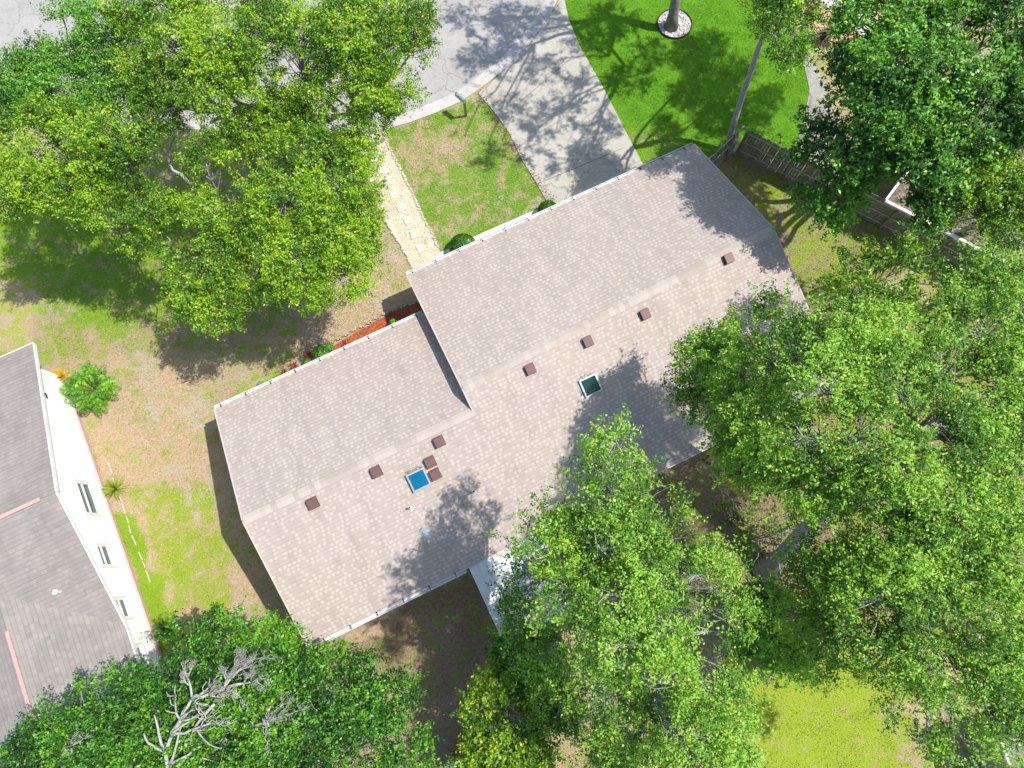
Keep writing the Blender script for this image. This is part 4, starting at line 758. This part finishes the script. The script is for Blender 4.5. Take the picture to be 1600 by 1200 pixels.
mb.build('limb', M['dead'], dl, smooth=True)
# --- shrubs
tree('citrus_bush', 'yellowish green leafy shrub tree at the bottom centre beside the tall airy tree', [(778,1085,28,4),(765,1125,32,4),(810,1120,34,4.2),(790,1165,38,4.2),(828,1180,30,4),(755,1085,14,3.6),(760,1200,36,3.8),(810,1210,36,3.8),(832,1145,20,3.8)], 'yellow', 91, trunk_r=.09, dens=12, thr=.2, size=.11, nl=28, cat='shrub', group='shrubs round the bungalow', accent=.06)
tree('dark_shrub', 'dark green shrub tree hugging the end of the white patio cover', [(812,1018,28,3.6),(802,1050,26,3.6),(835,1045,30,3.8),(850,1015,22,3.6),(845,1080,28,3.6),(872,1110,26,3.6)], 'dark', 92, trunk_r=.08, dens=12, thr=.24, size=.13, nl=24, cat='shrub', group='shrubs round the bungalow')
tree('undergrowth', 'low shaded plants at the foot of the big grey trunk', [(1200,940,26,1.6),(1235,985,30,2),(1190,985,24,1.8),(1225,1015,22,1.6),(1150,1000,20,1.6),(1250,1040,16,1.6),(1210,865,14,1.4)], 'dark', 93, trunk_r=.04, dens=9, size=.14, nl=20, cat='shrub', group='shrubs round the bungalow')
tree('ground_ferns', 'scattered low green plants on the brown shaded soil behind the house', [(1110,765,16,.5),(1140,800,14,.5),(1090,720,10,.5),(1175,830,18,.7),(1215,850,20,1.0),(1185,868,16,.9),(1240,825,16,1.0)], 'dark', 94, trunk_r=.02, dens=5, size=.11, nl=16, cat='plant', group='shrubs round the bungalow')
def round_bush(x, y, r, h, label, pal='dark', seed=1, size=.06, dens=60):
    c = G(x, y, h*.5); o = empty('clipped_bush', (c.x, c.y, 0), label, 'bush', 'clipped bushes by the front eave'); mb = MB(); mb.tube([(c.x,c.y,0),(c.x,c.y,h*.5)], .03, 6); mb.build('stem', M['bark'], o)
    rng = np.random.default_rng(seed); n_ = 5200; d = unit(n_, rng); d[:, 2] = np.abs(d[:, 2])-.25; k = rng.uniform(.82, 1.03, n_); pos = np.array([c.x, c.y, h*.45])+d*(np.array([r, r, h*.56])*k[:, None]); p_ = np.array(PAL[pal]); q = rng.random(n_)
    col = np.where((q < .5)[:, None], p_[0]+(p_[1]-p_[0])*(q*2)[:, None], p_[1]+(p_[2]-p_[1])*((q-.5)*1.4)[:, None]); leafmesh('foliage', pos, d+unit(n_, rng)*.6, unit(n_, rng), np.full(n_, size), np.full(n_, size*.6), col, M['leaf'], o)
round_bush(723,384,.62,1.1,'round clipped dark green bush beside the end of the gravel path','dark',1)
round_bush(857,328,.48,1.0,'clipped dark green bush at the corner of the driveway and the front eave','dark',2)
# low plants along the front bed
for i, (x, y, r_, pal, h, lab) in enumerate([(408,603,.28,'bush',.5,'lime green low plant near the left end of the front gutter'),(432,592,.22,'bush',.4,'small lime green plant beside the front gutter'),(497,547,.34,'dark',.8,'leafy green plant at the left end of the red mulch'),(614,502,.2,'bush',.9,'upright bright green plant in the red mulch by the roof step'),(478,566,.2,'dark',.4,'dark low plant in the shade of the oak by the front gutter'),(512,541,.2,'dark',.6,'small green plant just right of the leafy one at the left end of the mulch'),(577,527,.13,'bush',.5,'tiny green sprout midway along the red mulch bed'),(420,597,.2,'bush',.45,'lime green low plant between the two other lime ones by the gutter')]):
    c = G(x, y, h); o = empty('bed_plant', (c.x, c.y, 0), lab, 'plant', 'plants in the front bed'); mb = MB(); rng = np.random.default_rng(i+40)
    for k in range(7): mb.tube([(c.x,c.y,0), (c.x+rng.normal()*r_*.5, c.y+rng.normal()*r_*.5, h*.85)], [.012,.006], 5)
    mb.build('stem', M['post'], o); n_ = int(2600*r_); d = unit(n_, rng); pos = np.array([c.x,c.y,h*.6])+d*np.array([r_,r_,h*.4])*rng.uniform(.4,1,n_)[:, None]; p_ = np.array(PAL[pal]); q = rng.random(n_)[:, None]
    leafmesh('foliage', pos, d+unit(n_, rng)*.5+np.array([0,0,.5]), d+unit(n_, rng)*.5, rng.uniform(.07,.13,n_), rng.uniform(.035,.06,n_), p_[1]*(1-q)+p_[2]*q, M['leaf'], o)
# bromeliad like red rosettes
def rosette(nm, c, n_, ln, wd, col1, col2, label, cat, up=.5, seed=1, group=None, mt_='leaf'):
    rng = np.random.default_rng(seed); o = empty(nm, (c.x, c.y, 0), label, cat, group); V = []; F = []; Cl = []
    for k in range(n_):
        a = rng.uniform(0, 6.283); e = rng.uniform(.1, 1)*up+.1; l_ = ln*rng.uniform(.7, 1.1); d = np.array([math.cos(a), math.sin(a)]); s_ = np.array([-d[1], d[0]]); cl = np.array(col1)+(np.array(col2)-np.array(col1))*rng.random(); b = len(V)
        for t_ in (0, .35, .7, 1):
            r_ = l_*t_*math.cos(e*1.2)+.02; z_ = c.z+.04+l_*(math.sin(e*1.2)*t_*1.1-.75*t_*t_*(1.1-e)*.6); wv = wd*(.7, 1, .7, .05)[(0, .35, .7, 1).index(t_)]
            V += [(c.x+d[0]*r_+s_[0]*wv/2, c.y+d[1]*r_+s_[1]*wv/2, max(.02, z_)), (c.x+d[0]*r_-s_[0]*wv/2, c.y+d[1]*r_-s_[1]*wv/2, max(.02, z_))]; Cl += [cl, cl]
        for j in range(3): F.append((b+2*j, b+2*j+1, b+2*j+3, b+2*j+2))
    me = bpy.data.meshes.new('fronds'); me.from_pydata(V, [], F); at_ = me.attributes.new('col', 'FLOAT_COLOR', 'POINT'); at_.data.foreach_set('color', np.concatenate([np.array(Cl), np.ones((len(Cl), 1))], 1).ravel()); me.update(); link('fronds', me, M[mt_], o); return o
for i, (x, y, l_) in enumerate([(460,573,'second red rosette from the left along the front gutter'),(484,557,'third red rosette from the left, beside the leafy green plant'),(445,583,'leftmost red rosette beside the lime green plants'),(541,540,'thin dark red plant sticking out of the red mulch')]):
    rosette('rosette_plant', G(x, y, .05), 22, .3, .045, (.22,.03,.04), (.42,.10,.09), l_, 'plant', .8, 60+i, 'red rosettes in the front bed')
rosette('spiky_plant', G(181,765,.05), 130, .62, .035, (.16,.26,.02), (.42,.46,.08), 'spiky yellow green plant against the cream stucco wall', 'plant', 1.0, 70)
rosette('spiky_plant', G(262,985,.05), 90, .6, .04, (.03,.09,.02), (.08,.18,.03), 'dark spiky plant in the shade beside the dense tree', 'plant', 1.0, 71)
rosette('palm', G(1303,50,.4), 60, .95, .07, (.05,.18,.03), (.16,.40,.06), 'small green palm in the straw coloured bed at the top right', 'palm', .9, 72)
rosette('cordyline', G(1284,62,.2), 60, .55, .05, (.06,.012,.03), (.20,.05,.08), 'dark purple spiky plant beside the small palm', 'plant', 1.0, 73)
rosette('yellow_grass_clump', G(98,588,.3), 70, .5, .05, (.50,.34,.02), (.70,.50,.04), 'yellow leafy clump at the corner of the cream stucco house', 'plant', .9, 74)
# palm in the undergrowth
rosette('fern', G(1205,1030,.4), 60, .8, .07, (.05,.22,.02), (.16,.45,.04), 'bright fern fronds at the edge of the yellow green lawn', 'fern', .8, 75)
rosette('fern', G(1168,1010,.4), 50, .7, .07, (.04,.20,.02), (.12,.40,.04), 'shaded fern fronds left of the bright fern', 'fern', .8, 76)
def frond_plant(nm, c, n_, ln, label, cat, cl1, cl2, seed, nleaf=26, lw=.06, ll=.26, zc=.9, group=None):
    """arching fronds with paired leaflets"""
    rng = np.random.default_rng(seed); o = empty(nm, (c.x, c.y, 0), label, cat, group); mb = MB(); CC=[];NN=[];AA=[];LL=[];CO=[]
    for k in range(n_):
        a = rng.uniform(0, 6.283); l_ = ln*rng.uniform(.35, 1.05); d = np.array([math.cos(a), math.sin(a), 0]); top = zc*rng.uniform(.6, 1.2); pts = []
        for i in range(6):
            t_ = i/5; pts.append(np.array([c.x, c.y, 0])+d*l_*t_+np.array([0, 0, top*(1.6*t_-.95*t_*t_)+.02]))
        mb.tube([Vector(q) for q in pts], [.014-.0016*i for i in range(6)], 4, cap=False); s_ = np.array([-d[1], d[0], 0]); cl = np.array(cl1)+(np.array(cl2)-np.array(cl1))*rng.random()
        for j in range(nleaf):
            t_ = .12+.88*j/nleaf; q = pts[min(int(t_*5), 4)]; q2 = pts[min(int(t_*5)+1, 5)]; f_ = t_*5-int(t_*5); q = q+(q2-q)*f_; L_ = ll*math.sin(math.pi*(.15+.8*(j/nleaf)))
            for sg in (-1, 1):
                ax = s_*sg*.9+d*.55+np.array([0, 0, -.15]); CC.append(q+ax*L_*.5); NN.append(np.array([0, 0, 1])+rng.normal(size=3)*.25); AA.append(ax); LL.append(L_); CO.append(cl*rng.uniform(.7, 1.3))
    mb.build('stem', M['post'], o); LL = np.array(LL); leafmesh('foliage', np.array(CC), np.array(NN), np.array(AA), LL, np.full(len(LL), lw), np.array(CO), M['leafgloss'], o); return o
cph = G(157,612,0)
o = frond_plant('split_leaf_plant', G(155,612,0), 110, 1.25, 'large mound of glossy bright green split leaves by the cream wall', 'plant', (.05,.20,.01), (.24,.52,.03), 80, 13, .06, .26, 1.15)
frond_plant('dead_frond_plant', G(735,1170,0), 9, .95, 'orange brown dried fronds at the bottom edge beside the yellowish shrub', 'plant', (.50,.16,.05), (.60,.26,.10), 82, 18, .03, .14, .7)
# teal grey panel and pale post near the bottom edge
mb = MB(); a, b2 = G(706,1204,1.2), G(748,1184,1.2); mb.beam(a, b2, .5, .04); mb.beam(a-Vector((0,0,.6)), b2-Vector((0,0,.6)), .42, 1.1); tag(mb.build('storage_box', M['grey_metal'], bevel=.02), 'teal grey storage box at the bottom edge under the dried fronds', 'box')
c = G(853,1196,.9); mb = MB(); mb.box((c.x,c.y,.5), (.12,.12,1.0)); mb.box((c.x,c.y,1.02), (.16,.16,.05)); tag(mb.build('fence_post', M['white'], bevel=.01), 'short pale post at the bottom edge right of the yellowish shrub', 'post')
# ------------------------------------------------------------------ grass blades (uncountable)
rng = np.random.default_rng(99); n0 = 1100000; gp = np.zeros((n0, 3)); gp[:, 0] = rng.uniform(-20, 30, n0); gp[:, 1] = rng.uniform(-16, 34, n0)
X, Y = PXY(gp); ok = (X > -60) & (X < 1660) & (Y > -60) & (Y < 1260); gp = gp[ok]; X = X[ok]; Y = Y[ok]; z_ = zone_at(gp)
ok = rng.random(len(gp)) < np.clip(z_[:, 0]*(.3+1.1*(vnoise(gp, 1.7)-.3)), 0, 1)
for poly in (drive_l+drive_r+[(862,20),(830,66),(790,108)], pl_+pr_, edge+[(900,-700),(-900,-700)], bed_in+bed_out):
    ok &= sdist(X, Y, poly) > -1.5+2*rng.random(len(gp))
gm = (gp[:, 0] > U0+oh) & (gp[:, 0] < U2-oh) & (gp[:, 1] > VB+oh) & (gp[:, 1] < VE-oh); ok &= ~gm; ok &= ~(gp[:, 0] < WX+.1)
gp = gp[ok]; z_ = z_[ok]; ng = len(gp); ax = unit(ng, rng)*.6; ax[:, 2] = 1; ln_ = rng.uniform(.035, .085, ng); cc = gp.copy(); cc[:, 2] = ln_*.35-.01
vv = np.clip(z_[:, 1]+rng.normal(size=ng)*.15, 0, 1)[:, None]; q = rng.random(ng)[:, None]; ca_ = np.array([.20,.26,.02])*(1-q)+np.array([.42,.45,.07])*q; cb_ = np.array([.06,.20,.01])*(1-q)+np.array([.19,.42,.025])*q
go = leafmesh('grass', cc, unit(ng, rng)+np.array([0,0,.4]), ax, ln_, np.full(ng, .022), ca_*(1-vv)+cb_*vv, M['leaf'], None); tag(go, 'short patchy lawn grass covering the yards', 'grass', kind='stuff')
n1_ = 420000; sp_ = np.zeros((n1_, 3)); sp_[:, 0] = rng.uniform(-15, 24, n1_); sp_[:, 1] = rng.uniform(-8, 20, n1_); X, Y = PXY(sp_); zz = zone_at(sp_)
ok = (X > -40) & (X < 1400) & (Y > 140) & (Y < 1240) & (rng.random(n1_) < (.95-zz[:, 0])*.8)
for poly in (drive_l+drive_r+[(862,20),(830,66),(790,108)], pl_+pr_, edge+[(900,-700),(-900,-700)], bed_in+bed_out): ok &= sdist(X, Y, poly) > 1.5
ok &= ~((sp_[:, 0] > U0+oh) & (sp_[:, 0] < U2-oh) & (sp_[:, 1] > VB+oh) & (sp_[:, 1] < VE-oh)); ok &= ~(sp_[:, 0] < WX+.1); sp_ = sp_[ok]; zz = zz[ok]; k_ = len(sp_); ax = unit(k_, rng); ax[:, 2] = .35; sp_[:, 2] = .012; q = rng.random((k_, 1)); lit = zz[:, 2:3]
tag(leafmesh('dry_grass', sp_, unit(k_, rng)*.5+np.array([0,0,1]), ax, rng.uniform(.05,.10,k_), np.full(k_, .02), (np.array([.36,.25,.14])*(1-q)+np.array([.66,.54,.36])*q)*(1-.45*lit), M['leaf'], None), 'dry straw coloured grass between the green patches', 'dry grass', kind='stuff')
# fallen leaves scattered on the drive edge, path side and roof
def scatter(nm, n_, fz, label):
    P_ = np.array([fz() for _ in range(n_)]); leafmesh_o = leafmesh(nm, P_, unit(n_, rng)*.3+np.array([0,0,1]), unit(n_, rng), rng.uniform(.05,.09,n_), rng.uniform(.025,.045,n_), np.array([.28,.17,.08])*rng.uniform(.5,1.4,(n_,1)), M['leaf'], None); tag(leafmesh_o, label, 'leaves', kind='stuff')
def rp(x0, y0, x1, y1, w_, z_): t_ = random.random(); g = G(x0+(x1-x0)*t_+random.gauss(0, w_), y0+(y1-y0)*t_+random.gauss(0, w_), z_); return [g.x, g.y, z_]
scatter('fallen_leaves', 500, lambda: rp(748,150,868,322,4,.05), 'brown fallen leaves along the lawn edge of the driveway')
def rf():
    u = random.uniform(2, U2-.3); v = random.triangular(VB+.1, ME, VB+.2); return [u, v, roofz(u, v)+.01]
scatter('roof_litter', 500, rf, 'small brown fallen leaves on the back roof slope under the trees')
print('LEAVES', LEAFTOT[0], 'GRASS', ng)
